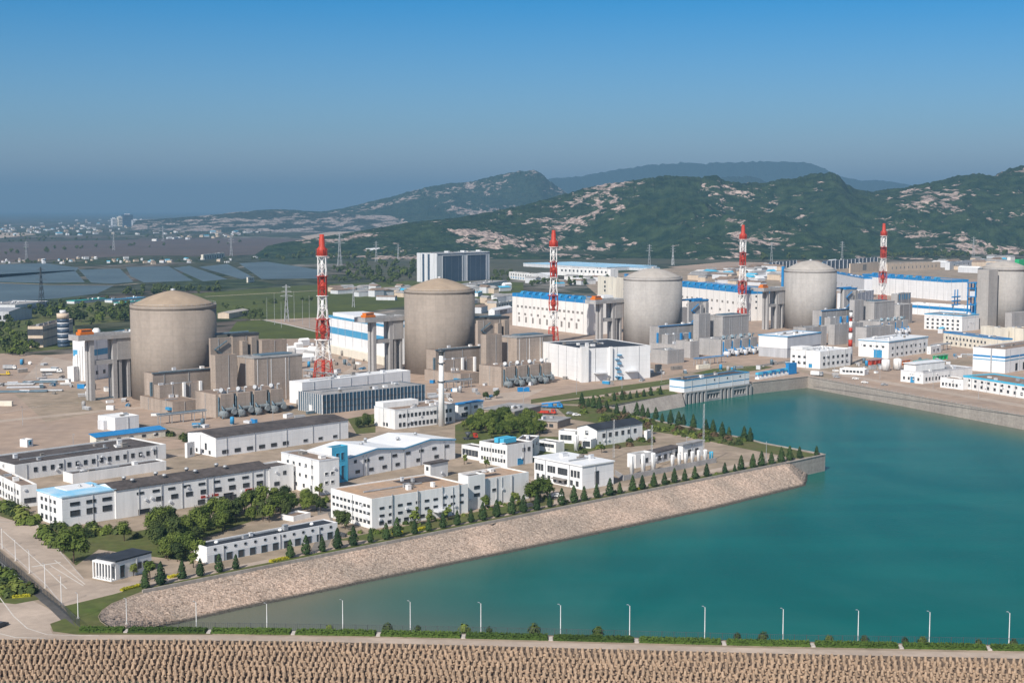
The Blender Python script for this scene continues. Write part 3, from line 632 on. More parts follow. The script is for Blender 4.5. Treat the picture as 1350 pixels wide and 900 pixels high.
# ------------------------------------------------------------------ hills
def hill_mat(name, g1, g2, rock, thr, sc_=.014):
    m = bpy.data.materials.new(name); N, L = nodes(m); b = N['Principled BSDF']; b.inputs['Roughness'].default_value = .95; b.inputs['Specular IOR Level'].default_value = .1
    geo = N.new('ShaderNodeNewGeometry')
    def nzn(s, d, mp=None, dist=0):
        n = N.new('ShaderNodeTexNoise'); n.inputs['Scale'].default_value = s; n.inputs['Detail'].default_value = d; n.inputs['Distortion'].default_value = dist
        L.new(mp.outputs[0] if mp else geo.outputs['Position'], n.inputs['Vector']); return n
    a = nzn(.03, 8); r = N.new('ShaderNodeValToRGB'); r.color_ramp.elements[0].position = .35; r.color_ramp.elements[1].position = .68
    r.color_ramp.elements[0].color = (*g1, 1); r.color_ramp.elements[1].color = (*g2, 1); L.new(a.outputs['Fac'], r.inputs['Fac'])
    mp = N.new('ShaderNodeMapping'); mp.inputs['Scale'].default_value = (.9, .55, 2.2); mp.inputs['Rotation'].default_value = (0, .35, 0); L.new(geo.outputs['Position'], mp.inputs[0])
    c = nzn(sc_, 7, mp, .6); c.inputs['Roughness'].default_value = .62
    lo = nzn(.0042, 4)
    ad = N.new('ShaderNodeMath'); ad.operation = 'MULTIPLY_ADD'; ad.inputs[1].default_value = .5; ch = N.new('ShaderNodeMath'); ch.operation = 'MULTIPLY'; ch.inputs[1].default_value = .5; L.new(c.outputs['Fac'], ch.inputs[0]); L.new(lo.outputs['Fac'], ad.inputs[0]); L.new(ch.outputs[0], ad.inputs[2])
    rr = N.new('ShaderNodeValToRGB'); rr.color_ramp.elements[0].position = thr; rr.color_ramp.elements[1].position = thr+.028; L.new(ad.outputs[0], rr.inputs['Fac'])
    f = nzn(.09, 5); rc = N.new('ShaderNodeValToRGB'); rc.color_ramp.elements[0].position = .38; rc.color_ramp.elements[1].position = .6
    rc.color_ramp.elements[0].color = tuple(x*.35 for x in rock)+(1,); rc.color_ramp.elements[1].color = (*rock, 1); L.new(f.outputs['Fac'], rc.inputs['Fac'])
    mx = N.new('ShaderNodeMix'); mx.data_type = 'RGBA'; L.new(rr.outputs[0], mx.inputs[0]); L.new(r.outputs[0], mx.inputs[6]); L.new(rc.outputs[0], mx.inputs[7])
    L.new(mx.outputs[2], b.inputs['Base Color'])
    bp = N.new('ShaderNodeBump'); bp.inputs['Strength'].default_value = 1; bp.inputs['Distance'].default_value = 14; nb = nzn(.06, 5); L.new(nb.outputs['Fac'], bp.inputs['Height']); L.new(bp.outputs[0], b.inputs['Normal'])
    M[name] = m
def hill(name, mt, sil, Yr, foot, depth, nu, nv, amp, seed, label):
    """sil: (pixel x, pixel y, ridge distance); foot: distance where the slope meets the plain"""
    b = MB(); vs = []
    xs = [s[0] for s in sil]
    for i in range(nu+1):
        px = xs[0]+(xs[-1]-xs[0])*i/nu
        k = max(j for j in range(len(xs)-1) if xs[j] <= px+1e-6); t = (px-xs[k])/(xs[k+1]-xs[k])
        py = sil[k][1]*(1-t)+sil[k+1][1]*t
        yr = Yr(px) if callable(Yr) else Yr; yf = foot(px) if callable(foot) else foot
        R = AT(px, py, yr); R.z = max(R.z, 1)
        for j in range(nv+1):
            s = j/nv*1.55
            if s <= 1: prof = (s**1.15)*(.62+.38*s); y = yf+(yr-yf)*s
            else: prof = max(0, 1-((s-1)/.55)**1.3); y = yr+depth*(s-1)/.55
            x = R.x*(1-.0)+(R.x/yr)*(y-yr)*.75
            q = Vector((x*.0022+seed, y*.0022, 0)); n = noise.fractal(q, .9, 2.1, 6)
            n2 = noise.ridged_multi_fractal(Vector((x*.0012+seed*2, y*.0012, 1.7)), .9, 2.0, 5, .9, 2.0)-1.1
            fall = max(0, math.sin(min(1, s)*math.pi))**.8 if s <= 1 else 0
            edge = (noise.noise(Vector((px*.21+seed, 0, 3)))+.6*noise.noise(Vector((px*.5, seed, 5))))*.022*R.z*(1 if .9 < s < 1.1 else 0)
            z = R.z*prof + fall*amp*R.z*(n*.30+n2*.22) + edge + (noise.noise(Vector((x*.02, y*.02, seed)))*.025*R.z if .05 < s < 1.3 else 0)
            if j in (0, nv): z = -5
            vs.append((x, y, max(z, -5)))
    b.add(vs, [(i*(nv+1)+j, (i+1)*(nv+1)+j, (i+1)*(nv+1)+j+1, i*(nv+1)+j+1) for i in range(nu) for j in range(nv)], 0, False)
    return tag(b.build(name, mt), label, kind='structure')
hill_mat('near_hill', (.008, .024, .011), (.038, .062, .026), (.50, .395, .345), .55, .034)
hill_mat('mid_hill', (.012, .032, .02), (.035, .055, .035), (.40, .335, .30), .548, .026)
hill_mat('far_hill', (.012, .03, .025), (.025, .04, .03), (.3, .27, .25), .9, .006)
near = [(338,338),(350,325),(372,320),(400,316),(470,305),(540,293),(600,287),(640,280),(680,272),(720,262),(760,250),(800,242),(840,236),(880,232),(920,233),(935,231.5),(945,229.5),(955,238),(985,241),(1010,240),(1022,237),(1040,235),(1060,232),(1075,228),(1097,226),(1106,231),(1115,241),(1130,250),(1150,252),(1180,248),(1215,242),(1240,237),(1265,231),(1290,229),(1310,232),(1330,223),(1350,217),(1420,203),(1560,215),(1700,240)]
hill('hills', 'near_hill', near, lambda p: 3500+1000*min(1, max(0, (p-340)/400)), lambda p: 3180-60*min(1, max(0, (p-340)/400)), 900, 620, 72, 1.25, 3.1, 'dark green hills with pale granite outcrops close behind the plant')
mid = [(280,291),(300,284),(340,277),(360,275.5),(385,277),(420,279),(450,275),(480,268),(520,258),(560,247),(580,244),(600,241),(620,240),(640,234),(660,230),(680,226),(690,225),(705,225),(714,229),(722,236),(735,246),(760,262),(800,276),(830,285)]
hill('hills', 'mid_hill', mid, 8300, 7000, 1200, 230, 40, .9, 8.7, 'blue green rocky hill fading into the haze')
low = [(180,290),(230,287),(270,284),(310,279),(345,277.5),(380,279),(430,281),(520,284),(600,290)]
hill_mat('quarry_hill', (.02, .035, .025), (.05, .06, .045), (.42, .36, .33), .51, .018)
hill('hills', 'quarry_hill', low, 7600, 6700, 900, 120, 24, .8, 5.2, 'low quarried ridge at the edge of the plain')
farh = [(640,262),(700,240),(730,234),(760,233),(800,226),(830,221),(850,218),(880,215.5),(900,214),(925,215),(950,214),(1000,213),(1035,212),(1060,214),(1085,221),(1110,233),(1130,237),(1160,238),(1180,240),(1210,246),(1260,262)]
hill('hills', 'far_hill', farh, 15000, 13000, 2500, 130, 20, .5, 2.2, 'pale blue mountain ridge on the skyline')
mid2 = [(900,246),(925,236),(945,230.5),(970,228.5),(990,229.5),(1010,236),(1030,246)]
hill('hills', 'far_hill', mid2, 10500, 9500, 1500, 60, 16, .5, 6.1, 'blue rounded hill showing between the near peaks')
# ================================================================== campus buildings (near)
B = bld('workshop_building', 'white two storey block with a pale sky-blue roof at the end of the dark-roofed hall', (82.7,656.5), 695, r=(152.5,646), l=49, wm='whitepanel', rm='roof_lightblue', roof='slab', over=.25,
    wins=[('R',.08,.98,3,.70,.80,3.4,'dark'),('R',.08,.98,3,.34,.52,3.4,'dark'),('L',.2,.9,4,.74,.84,1.3,'dark'),('L',.2,.9,4,.44,.58,1.3,'dark'),('L',.2,.9,4,.12,.26,1.3,'dark')])
MB().box(.3*B.Lu,.85*B.Lu,.45*B.Lv,.95*B.Lv,B.h+.5,B.h+.7).build('roof_panel', 'roof_white', B.root)
for x, y in ((.62,.62),(.8,.5)): MB().lathe([(.6,0),(.6,.6),(.2,1)], 10).build('roof_vent', 'steel', B.root, (x*B.Lu, y*B.Lv, B.h+.6))
B = bld('workshop_hall', 'long white hall with a low dark bitumen gable roof and a row of roof vents', (153.2,646), 684, r=(354.7,616.3), l=126, wm='white', rm='roof_dark', roof='gable_u', rise=1.6,
    wins=[('R',.10,.98,9,.74,.81,2.6,'dark'),('R',.22,.98,8,.42,.55,2.6,'dark'),('R',.5,.78,4,.06,.2,2.8,'dark')])
for s in (.56,.62,.86): windows(B,'R',s-.02,s+.02,1,.27,.33,3.4,'redshop')
windows(B,'R',.69,.74,1,.02,.30,4.0,'opening'); windows(B,'R',.14,.2,1,.04,.2,4.5,'opening')
for i in range(4):
    for y in (.3,.72): MB().lathe([(.6,-.6),(.6,.7),(.95,.75),(.7,1.3),(.1,1.5)],10).build('roof_vent','steel',B.root,((.14+.2*i)*B.Lu,y*B.Lv,B.h+1.1))
for s in (.28,.57,.96): MB().box(s*B.Lu-.12,s*B.Lu+.12,-.35,-.05,0,B.h-.2).build('downpipe','steel',B.root)
bld('hall_annex', 'flat white end block joined to the dark-roofed hall beside the courtyard trees', (355.3,616), 651.5, r=(387,611), l=334, wm='white', rm='roof_dark', wins=[('R',.5,.75,1,.66,.78,1.3,'dark'),('R',.1,.5,1,.3,.42,2.2,'dark')])
B = bld('office_wing', 'long low white wing with a narrow dark roof and a single row of square windows', (20,612.8), 634, r=(218.7,585), l=-25, wm='white', rm='roof_dark', wins=[('R',.10,.95,16,.42,.68,1.4,'dark')])
bld('office_wing', 'white side wing with a patchy brown roof turned towards the entrance road', (28,640), 669, l=(-28,613), r=48.5, wm='white', rm='roof_brown', wins=[('L',.03,.97,14,.55,.72,1.3,'dark'),('L',.03,.97,14,.15,.33,1.3,'dark'),('R',.2,.9,2,.2,.4,2.0,'dark')])
bld('storage_shed', 'low dark flat-roofed shed squeezed between the long window wing and the vented hall', (96,624.5), 637.5, r=(219,607), l=83, wm='white', rm='roof_dark')
B = bld('shed', 'small pale shed with a bright blue roof beside the white cube', (126.7,576.5), 586.7, r=(218,565.5), l=118.5, wm='cream', rm='blue', roof='shed', rise=.9, over=.5, wins=[('R',.05,.95,5,.35,.6,1.8,'dark')])
B = bld('pump_building', 'white windowless cube building on the bare yard behind the blue-roofed shed', (152,550.7), 568, r=(183,546.7), l=129, wm='whitepanel', rm='roof_white', boxes=[('roof_hatch',.3,.45,.4,.8,1,1.06,'roof_white')])
MB().box(-2.2,-.1,.45*B.Lv,.8*B.Lv,0,B.h*.7).build('porch','palegrey',B.root)
bld('guard_hut', 'tiny white hut standing alone on the open yard', (36,579.5), 589.5, r=(43.5,578), l=26, wm='white', rm='roof_white', wins=[('R',.2,.8,1,.3,.75,1.3,'blue')])
B = bld('workshop_hall', 'white hall with a dark roof and high blank walls facing the cell block', (284.8,576.5), 602.5, r=(459,553.3), l=247.5, wm='whitepanel', rm='roof_dark', roof='gable_u', rise=1.4,
    wins=[('R',.02,.55,6,.14,.3,3.0,'dark'),('L',.2,.5,1,.3,.6,1.2,'dark'),('L',.1,.8,3,.1,.26,1.2,'dark'),('R',.6,.95,3,.14,.28,2.4,'grey')])
MB().box(-.08,B.Lu+.08,-.3,B.Lv+.3,B.h-.1,B.h+.15).build('eaves','palegrey',B.root)
bld('shed', 'small white lean-to shed against the gable of the high blank hall', (247,584), 603.5, r=(256.5,581.5), l=243.5, wm='white', rm='roof_white', wins=[('R',.2,.8,1,.2,.6,1.2,'dark')])
# hall with the blue stair tower
B = bld('assembly_hall', 'white hall with a double-gabled white metal roof and grey blue eaves', (459.5,603), 631, r=(600,578.5), l=405, wm='whitepanel', rm='roof_white', roof='gable2_v', rise=1.9, over=.5,
    wins=[('R',.02,.1,1,.7,.82,1.3,'dark'),('R',.1,.98,7,.66,.77,2.4,'dark'),('R',.02,.5,4,.2,.32,2.2,'dark'),('R',.55,.9,2,.22,.36,2.4,'dark')])
e = MB()
for k in range(4):
    za, zb = (B.h, B.h+1.9) if k % 2 == 0 else (B.h+1.9, B.h); xa, xb = B.Lu*k/4, B.Lu*(k+1)/4
    e.add([(xa,-.62,za-.45),(xb,-.62,zb-.45),(xb,-.62,zb+.1),(xa,-.62,za+.1),(xa,-.5,za-.45),(xb,-.5,zb-.45),(xb,-.5,zb+.1),(xa,-.5,za+.1)],[(0,1,2,3),(4,7,6,5),(0,4,5,1),(3,2,6,7)])
e.build('eaves','bandblue',B.root)
for x,y in ((.3,.5),(.45,.8),(.62,.45),(.85,.6)): MB().lathe([(.6,-.5),(.6,.7),(.95,.75),(.7,1.3),(.1,1.5)],10).build('roof_vent','steel',B.root,(x*B.Lu,y*B.Lv,B.h+1.2))
for s in (.16,.5): MB().box(s*B.Lu-.12,s*B.Lu+.12,-.35,-.05,0,B.h-.2).build('downpipe','steel',B.root)
B = bld('office_block', 'three storey white annex with a brown flat roof joined to the blue stair tower', (421.3,606.7), 653, r=(447,603), l=370.7, wm='white', rm='roof_brown', trim=('palegrey',.5),
    wins=[('L',.1,.9,5,.72,.82,1.5,'win'),('L',.1,.9,5,.42,.52,1.5,'win'),('L',.1,.9,4,.12,.24,1.5,'win'),('R',.2,.8,2,.55,.63,1.4,'win'),('R',.2,.8,2,.3,.38,1.4,'win')], boxes=[('roof_tank',.1,.35,.3,.5,.97,1.1,'palegrey'),('roof_hatch',.2,.5,.65,.75,.97,1.05,'conc_dark')])
B = bld('stair_tower', 'bright cyan stair tower with tall dark windows on the front of the white hall', (438,590), 638, r=(458.3,586.5), l=429, wm='cyan', rm='roof_brown',
    wins=[('R',.18,.82,2,.62,.82,1.5,'blue'),('R',.18,.82,2,.08,.46,1.5,'blue')])
MB().box(-.1,.05,-.02,B.Lv+.05,0,B.h+.02).build('side_wall','white',B.root)
# big tan roofed block
B = bld('factory_building', 'large white three storey factory with a broad tan flat roof by the conifer row', (490.7,657.3), 697.5, r=(617,637.2), l=436, wm='white', rm='roof_orange', par=.45,
    wins=[('L',.03,.97,10,.70,.77,1.2,'dark'),('L',.03,.97,10,.46,.53,1.2,'dark'),('L',.03,.97,10,.17,.25,1.2,'dark'),('R',.05,.97,10,.62,.68,1.7,'dark'),('R',.05,.97,10,.37,.43,1.7,'dark'),('R',.05,.55,6,.12,.2,1.7,'dark')])
for s in (.2,.46,.72,.9): MB().box(s*B.Lu-.15,s*B.Lu+.15,-.4,-.05,0,B.h+.6).build('downpipe','steel',B.root)
MB().box(.62*B.Lu,.78*B.Lu,-3.2,-.05,2.6,3.0).build('canopy','palegrey',B.root)
MB().box(.6*B.Lu,.96*B.Lu,.55*B.Lv,.9*B.Lv,B.h-.42,B.h-.3).build('roof_patch','roof_dark',B.root)
B = bld('factory_building', 'blank white extension with an orange-tan roof beyond the stair tower of the large factory', (639.8,631), 667, r=(697,621.7), l=604, wm='white', rm='roof_orange', par=.45, wins=[('R',.1,.3,1,.5,.6,2.0,'grey')])
for s in (.25,.6): MB().box(s*B.Lu-.15,s*B.Lu+.15,-.4,-.05,0,B.h-.2).build('downpipe','steel',B.root)
MB().box(.05*B.Lu,.55*B.Lu,.3*B.Lv,.5*B.Lv,B.h-.42,B.h-.3).build('roof_patch','roof_dark',B.root)
bld('stair_tower', 'white stair tower rising between the two tan-roofed factory blocks', (617.5,627.5), 672.5, r=(639.5,624), l=606, wm='white', rm='roof_dark', wins=[('R',.2,.8,1,.6,.68,2.4,'dark'),('R',.2,.8,1,.38,.46,2.4,'dark')])
B = bld('roof_house', 'small white penthouse hut with a dark roof behind the tan factory roof', (567.5,612), 632, r=(590.5,607.5), l=559.5, wm='white', rm='roof_dark', roof='slab', over=.4, wins=[('L',.3,.7,1,.6,.8,1.0,'dark')])
# low row building and gatehouse by the slope
B = bld('garage_row', 'long low garage row with a dark roof and dark doors behind the parapet', (273,721), 743, r=(444.8,688), l=255.5, wm='whitepanel', rm='roof_black', par=.3,
    wins=[('R',.02,.98,13,.74,.84,.6,'dark')])
windows(B,'R',.03,.98,11,.03,.44,2.0,'door'); MB().box(.2,B.Lu-.2,-.02,.1,.06*B.h,.5*B.h).build('wall_band','palegrey',B.root)
for s in (.12,.34,.6,.85): MB().lathe([(.7,0),(.7,.4),(.4,.8)],10).build('roof_vent','roof_white',B.root,(s*B.Lu,.55*B.Lv,B.h-.35))
B = bld('gatehouse', 'small white gatehouse with a dark flat roof and open columned porch', (153,741), 765, r=(199.5,728.5), l=127.5, wm='white', rm='roof_black', roof='slab', over=.15)
for i in range(6): MB().box(-.1,.15,(.08+.155*i)*B.Lv,(.08+.155*i)*B.Lv+1.1,.5,B.h*.72).build('window','glass',B.root)
for i in range(7): MB().box(-1.7,-1.3,(.02+.155*i)*B.Lv,(.02+.155*i)*B.Lv+.4,0,B.h-.2).build('column','white',B.root)
MB().box(-1.75,-.01,-.02,B.Lv,B.h-.5,B.h-.02).build('lintel','white',B.root); MB().box(-1.8,-.02,0,B.Lv,-.1,.3).build('plinth','white',B.root)
windows(B,'R',.05,.3,1,.1,.75,1.6,'door'); windows(B,'R',.4,.9,3,.35,.65,1.4,'dark')
bld('store_hut', 'small white hut with a brown roof in the courtyard by the garage row', (387,680.5), 687.5, r=(409.5,675), l=370, wm='white', rm='roof_brown')
# ================================================================== campus buildings (middle)
B = bld('office_building', 'long white two storey office with a brown roof behind the slender white chimney', (520.8,540), 566, r=(600,531.5), l=493.3, wm='white', rm='roof_brown', trim=('palegrey',.4),
    wins=[('R',.05,.95,14,.58,.74,1.2,'dark'),('R',.05,.95,14,.12,.3,1.2,'dark'),('L',.3,.6,2,.1,.25,1.4,'dark')])
MB().box(.02*B.Lu,.6*B.Lu,.62*B.Lv,B.Lv-.05,B.h-.6,B.h+2.2).build('roof_house','white',B.root)
B = bld('office_annex', 'white annex with a bright blue roof at the end of the brown-roofed office', (604,533.5), 553, r=(637,528.5), l=597, wm='white', rm='blue', roof='slab', over=.4, wins=[('R',.1,.9,2,.62,.78,2.6,'dark'),('R',.05,.45,1,.12,.42,5,'grey')])
# modern block: white upper volume over a finned glass base
B = bld('exhibition_hall', 'white modern block overhanging a dark glass facade with pale vertical fins', (398.7,504), 533, r=(541,488), l=381.5, wm='whitepanel', rm='roof_white', par=.3)
hb = B.h*.46
# glazed apron in front
A = bld('glass_hall', 'dark glass hall with vertical fins wrapping under the white modern block', (425.3,520.8), 546, r=(560,506.7), l=394, wm='blueglass', rm='roof_grey', par=.3)
n = int(A.Lu/2.5)
for i in range(n+1): MB().box(i*A.Lu/n-.06,i*A.Lu/n+.06,-.4,-.02,0,A.h+.3).build('fin','steel',A.root)
for z in (.3,.62): MB().box(.1,A.Lu,-.2,-.02,z*A.h,z*A.h+.15).build('transom','darksteel',A.root)
n = int(A.Lv/1.9)
for i in range(n+1): MB().box(-.55,-.02,i*A.Lv/n-.1,i*A.Lv/n+.1,0,A.h+.3).build('fin','stackwhite',A.root)
MB().box(-.5,-.03,.42*A.Lv,.55*A.Lv,0,4).build('door','white',A.root)
B = bld('laboratory', 'two storey white laboratory with rooftop cyan tanks beside the tree clump', (668.8,586.7), 616, r=(702,581), l=632, wm='white', rm='roof_dark',
    wins=[('L',.05,.95,9,.60,.74,.75,'dark'),('L',.05,.95,9,.2,.34,.75,'dark'),('R',.55,.95,2,.6,.75,1.4,'dark')])
windows(B,'R',.4,.62,1,.05,.3,3.2,'bluedoor')
for y0 in (.35,.55): MB().box(.25*B.Lu,.75*B.Lu,y0*B.Lv,(y0+.14)*B.Lv,B.h-.5,B.h+1.6).build('roof_tank','cyan',B.root)
bld('laboratory_wing', 'low white wing with large windows joined to the laboratory with cyan tanks', (633,590), 607.5, r=(646,588), l=608.5, wm='white', rm='roof_dark', wins=[('L',.1,.95,5,.3,.7,1.6,'dark')])
bld('laboratory_wing', 'narrow white block showing behind the cyan-tanked laboratory roof', (698,583), 607, r=(711,573.5), l=676, wm='white', rm='roof_dark', wins=[('R',.2,.9,2,.6,.75,1.5,'dark')])
bld('office_block', 'white flat block with a black roof between the laboratory and the tall silo', (733,583), 597, r=(744,581), l=708.5, wm='white', rm='roof_black', wins=[('L',.1,.95,5,.5,.75,1.5,'dark')])
B = bld('warehouse', 'white warehouse with a plain white low gable roof and tall paired windows', (767.5,615), 645.5, r=(809,608.3), l=704.5, wm='whitepanel', rm='roof_white', roof='slab', over=.4,
    wins=[('L',.04,.24,3,.5,.76,1.1,'dark'),('L',.30,.5,4,.5,.76,1.1,'dark'),('L',.55,.72,3,.5,.76,1.1,'dark'),('L',.8,.98,3,.5,.76,1.1,'dark'),('L',.04,.98,8,.12,.32,1.3,'dark'),('R',.4,.52,1,.15,.7,2.0,'dark')])
MB().box(-2.6,-.05,.3*B.Lv,.55*B.Lv,2.7,3.0).build('canopy','conc_dark',B.root)
B = bld('gas_plant_hall', 'white gabled hall with a black roof among gas cylinders near the basin bank', (786.7,566.7), 588.5, r=(847,557.5), l=761, wm='white', rm='roof_black', roof='gable_u', rise=1.8, wins=[('R',.08,.9,6,.5,.72,1.6,'dark'),('L',.35,.65,1,.65,.85,1.6,'dark')])
bld('hall_annex', 'small white annex on the end of the black-roofed gas hall', (758,568.5), 585, r=(765,566), l=736.5, wm='white', rm='roof_grey', wins=[('L',.2,.9,3,.3,.65,1.6,'dark')])
bld('hall_annex', 'white porch block in front of the black-roofed gas hall', (779,579), 591, r=(786,577), l=767, wm='white', rm='roof_white', wins=[('L',.1,.9,2,.2,.75,1.8,'dark')])
B = bld('filling_station', 'white low building with a dark roof behind the rows of upright gas tanks', (838,599), 617, r=(860,595), l=827, wm='white', rm='roof_grey', wins=[('R',.2,.8,2,.3,.6,1.6,'dark')])
bld('filling_shed', 'dark-roofed open shed linking the two white blocks behind the upright tanks', (862,598), 612, r=(899,589), l=848, wm='white', rm='roof_dark', roof='slab', wins=[('R',.1,.9,4,.3,.7,2.0,'dark')])
bld('filling_station', 'white two storey block with an overhanging roof at the end of the tank rows', (900,586.5), 606, r=(927,581), l=894, wm='white', rm='roof_grey', roof='slab', over=.7, wins=[('R',.15,.85,2,.2,.6,2.0,'dark')])
bld('store_hut', 'small white hut beside the bank behind the black-roofed gas hall', (853,568), 580, r=(858.5,566), l=849, wm='white', rm='roof_white')
bld('depot_shed', 'low grey-roofed depot shed in front of the road verge', (678,543), 551, r=(713,535), l=636, wm='conc_tan', rm='roof_grey', roof='slab', over=.5)
bld('depot_shed', 'low shed with a grey roof next to the blue crane truck', (735,556), 565, r=(752,551), l=690, wm='conc_tan', rm='roof_grey', roof='slab', over=.5, wins=[('L',.1,.9,5,.2,.6,2,'dark')])
# silos and upright tanks
def tank(px, base, top, wpx, m, label, group=None):
    p = G(px, base); D = depth_of(p.x, p.y, 0); r_ = max(.4, wpx/2*D/F); hgt = AT(px, top, p.y).z
    root = empty('storage_tank', p, 0, label, 'tank', group)
    MB().lathe([(r_, .5), (r_, hgt-.35*r_), (r_*.8, hgt-.12*r_), (r_*.3, hgt)], 18).build('shell', m, root)
    b = MB()
    for k in range(4):
        a = k*math.pi/2+.6; b.box(r_*.8*math.cos(a)-.15, r_*.8*math.cos(a)+.15, r_*.8*math.sin(a)-.15, r_*.8*math.sin(a)+.15, -.1, .6)
    b.build('footing', 'steel', root); MB().box(-.12, .12, -r_-.25, -r_+.05, .3, hgt-.4*r_).build('ladder', 'steel', root)
    return root
for i, (x, b_, t_, w_) in enumerate(((833,626.7,599,6.2),(847.8,624,598,6.2),(861.2,621,596.3,6.2))):
    tank(x, b_, t_, w_, 'stackwhite', ORD[i]+' of the three big white upright tanks inside the walled compound, from the warehouse end', 'big white tanks in the walled compound')
for i, (x, b_, t_, w_) in enumerate(((886.5,616,599.3,5),(895.5,614,597,5),(904,612.5,596,5),(912.7,611,594.5,5),(921,609.5,593,5),(929.7,608.3,592,5.6))):
    tank(x, b_, t_, w_, 'stackwhite', ORD[i]+' of the six smaller white upright tanks in the compound, from the warehouse end', 'smaller white tanks in the compound')
tank(937.5, 607.3, 594.5, 5.4, 'cyan', 'blue upright tank ending the row of white tanks in the compound')
tank(759.6, 594, 572.5, 6.2, 'stackwhite', 'tall white silo standing in front of the annex of the gas hall')
tank(804.5, 582, 565.5, 6.4, 'stackwhite', 'wide white cylinder against the front of the black-roofed gas hall')
tank(816, 580.5, 565, 5.5, 'stackwhite', 'white cylinder beside two blue ones on the front of the gas hall'); tank(821, 580, 566, 3, 'cyan', 'narrow blue cylinder next to the white cylinder on the gas hall front')
tank(828.5, 579.5, 564.5, 4, 'cyan', 'wider blue cylinder last in line on the gas hall front')
def wallrun(name, pts, hgt, t, mt, label, cat='wall'):
    P = [G(*p) for p in pts]; b = MB()
    for p, q in zip(P, P[1:]):
        d = (q-p).normalized(); n_ = Vector((-d.y, d.x, 0))*t/2
        b.prism([p+n_, p-n_, q-n_, q+n_][::-1], -.3, hgt)
    return tag(b.build(name, mt), label, cat)
wallrun('compound_wall', [(811,626),(822,633.5),(880,622),(944,609.5)], 2.2, .35, 'conc_grey', 'grey concrete compound wall in front of the white upright tanks')
# slender white chimney
def stack(px, base, top, r0, r1, bands, label, name='chimney', cap='darksteel'):
    p = G(px, base); hgt = AT(px, top, p.y).z; root = empty(name, p, 0, label, 'chimney')
    z = 0
    for f, m_ in bands:
        z1 = f*hgt; ra, rb = r0+(r1-r0)*z/hgt, r0+(r1-r0)*z1/hgt
        MB().lathe([(ra, z-(.3 if z == 0 else 0)), (rb, z1)], 20).build('shaft_band', m_, root); z = z1
    MB().lathe([(r1*1.15, hgt-.1), (r1*1.25, hgt+.7), (r1*.9, hgt+1.0)], 20).build('cap', cap, root)
    for f in (.62, .88): MB().lathe([(r1*1.1, hgt*f), (r1*1.9, hgt*f+.05), (r1*1.9, hgt*f+.5), (r1*1.1, hgt*f+.5)], 16).build('platform', cap, root)
    return root, hgt
st, hs = stack(582, 561, 468, 1.75, 1.05, [(1, 'stackwhite')], 'slender plain white chimney rising beside the brown-roofed office')
MB().lathe([(1.2,hs+.9),(2.0,hs+2),(.3,hs+3.2)],10).build('cowl','darksteel',st)
stack(1120.5, 480, 411, 1.75, 1.0, [(.34,'steel'),(.47,'red'),(.6,'stackwhite'),(.7,'red'),(.82,'stackwhite'),(.9,'red'),(1,'stackwhite')], 'short red and white banded chimney by the white workshop on the quay')
# white hall in front of unit three
B = bld('switch_hall', 'big plain white hall with a black roof standing in front of the third reactor', (768,459.5), 503.5, r=(857.5,455), l=716, wm='whitepanel', rm='roof_black', par=.5)
MB().box(-2.2,3,-2.5,-.02,0,B.h+1.2).build('stair_shaft','white',B.root); MB().box(.38*B.Lu,.42*B.Lu,-1.6,-.02,0,B.h+.4).build('pier','white',B.root)
for s in (.16,.62): MB().box(s*B.Lu,(s+.17)*B.Lu,-4.2,-.02,B.h*.24,B.h*.27).build('canopy','palegrey',B.root)
for k in range(6): MB().box(.47*B.Lu+(k%2)*1.5,.47*B.Lu+3+(k%2)*1.5,-1.7,-.05,B.h*(.1+.13*k),B.h*(.1+.13*k)+.4).build('stair','bandblue',B.root)
# intake pump house
B = bld('pump_house', 'white pump house with blue stripes and a dark roof standing over the basin water', (902,501.3), 517.5, r=(988,490), l=882.7, wm='whitepanel', rm='roof_dark', par=.3, trim=('trimblue',.5), bands=[('trimblue',.36,.44,'RL')])
for s in (.45,.65,.85): MB().box(s*B.Lu-.5,s*B.Lu+.5,-.14,-.02,B.h*.66,B.h*.8).build('window','glass',B.root)
MB().box(-.3,B.Lu+.3,-1.6,B.Lv,-.6,-.01).build('deck','conc_grey',B.root)
MB().box(-.3,B.Lu+.3,.6,B.Lv,-10,-.61).build('foundation','conc_dark',B.root)
n = 17
for i in range(n+1):
    x = B.Lu*i/n
    if i in (6,7,8,13,14,15): continue
    MB().box(x-.9,x+.9,-1.5,.59,-10,-.62).build('pier','conc_grey',B.root)
for (a,b_) in ((5.2,8.9),(12.2,16)):
    MB().box(a*B.Lu/n,b_*B.Lu/n,-1.2,.58,-10,-5.6).build('sill_wall','conc_grey',B.root); MB().box(a*B.Lu/n,b_*B.Lu/n,-1.2,.58,-2.6,-.62).build('head_wall','conc_grey',B.root)
    for k in range(5):
        x = (a+(b_-a)*(k+.5)/5)*B.Lu/n; MB().box(x-.3,x+.3,-1.0,.57,-5.6,-2.6).build('mullion','conc_grey',B.root)
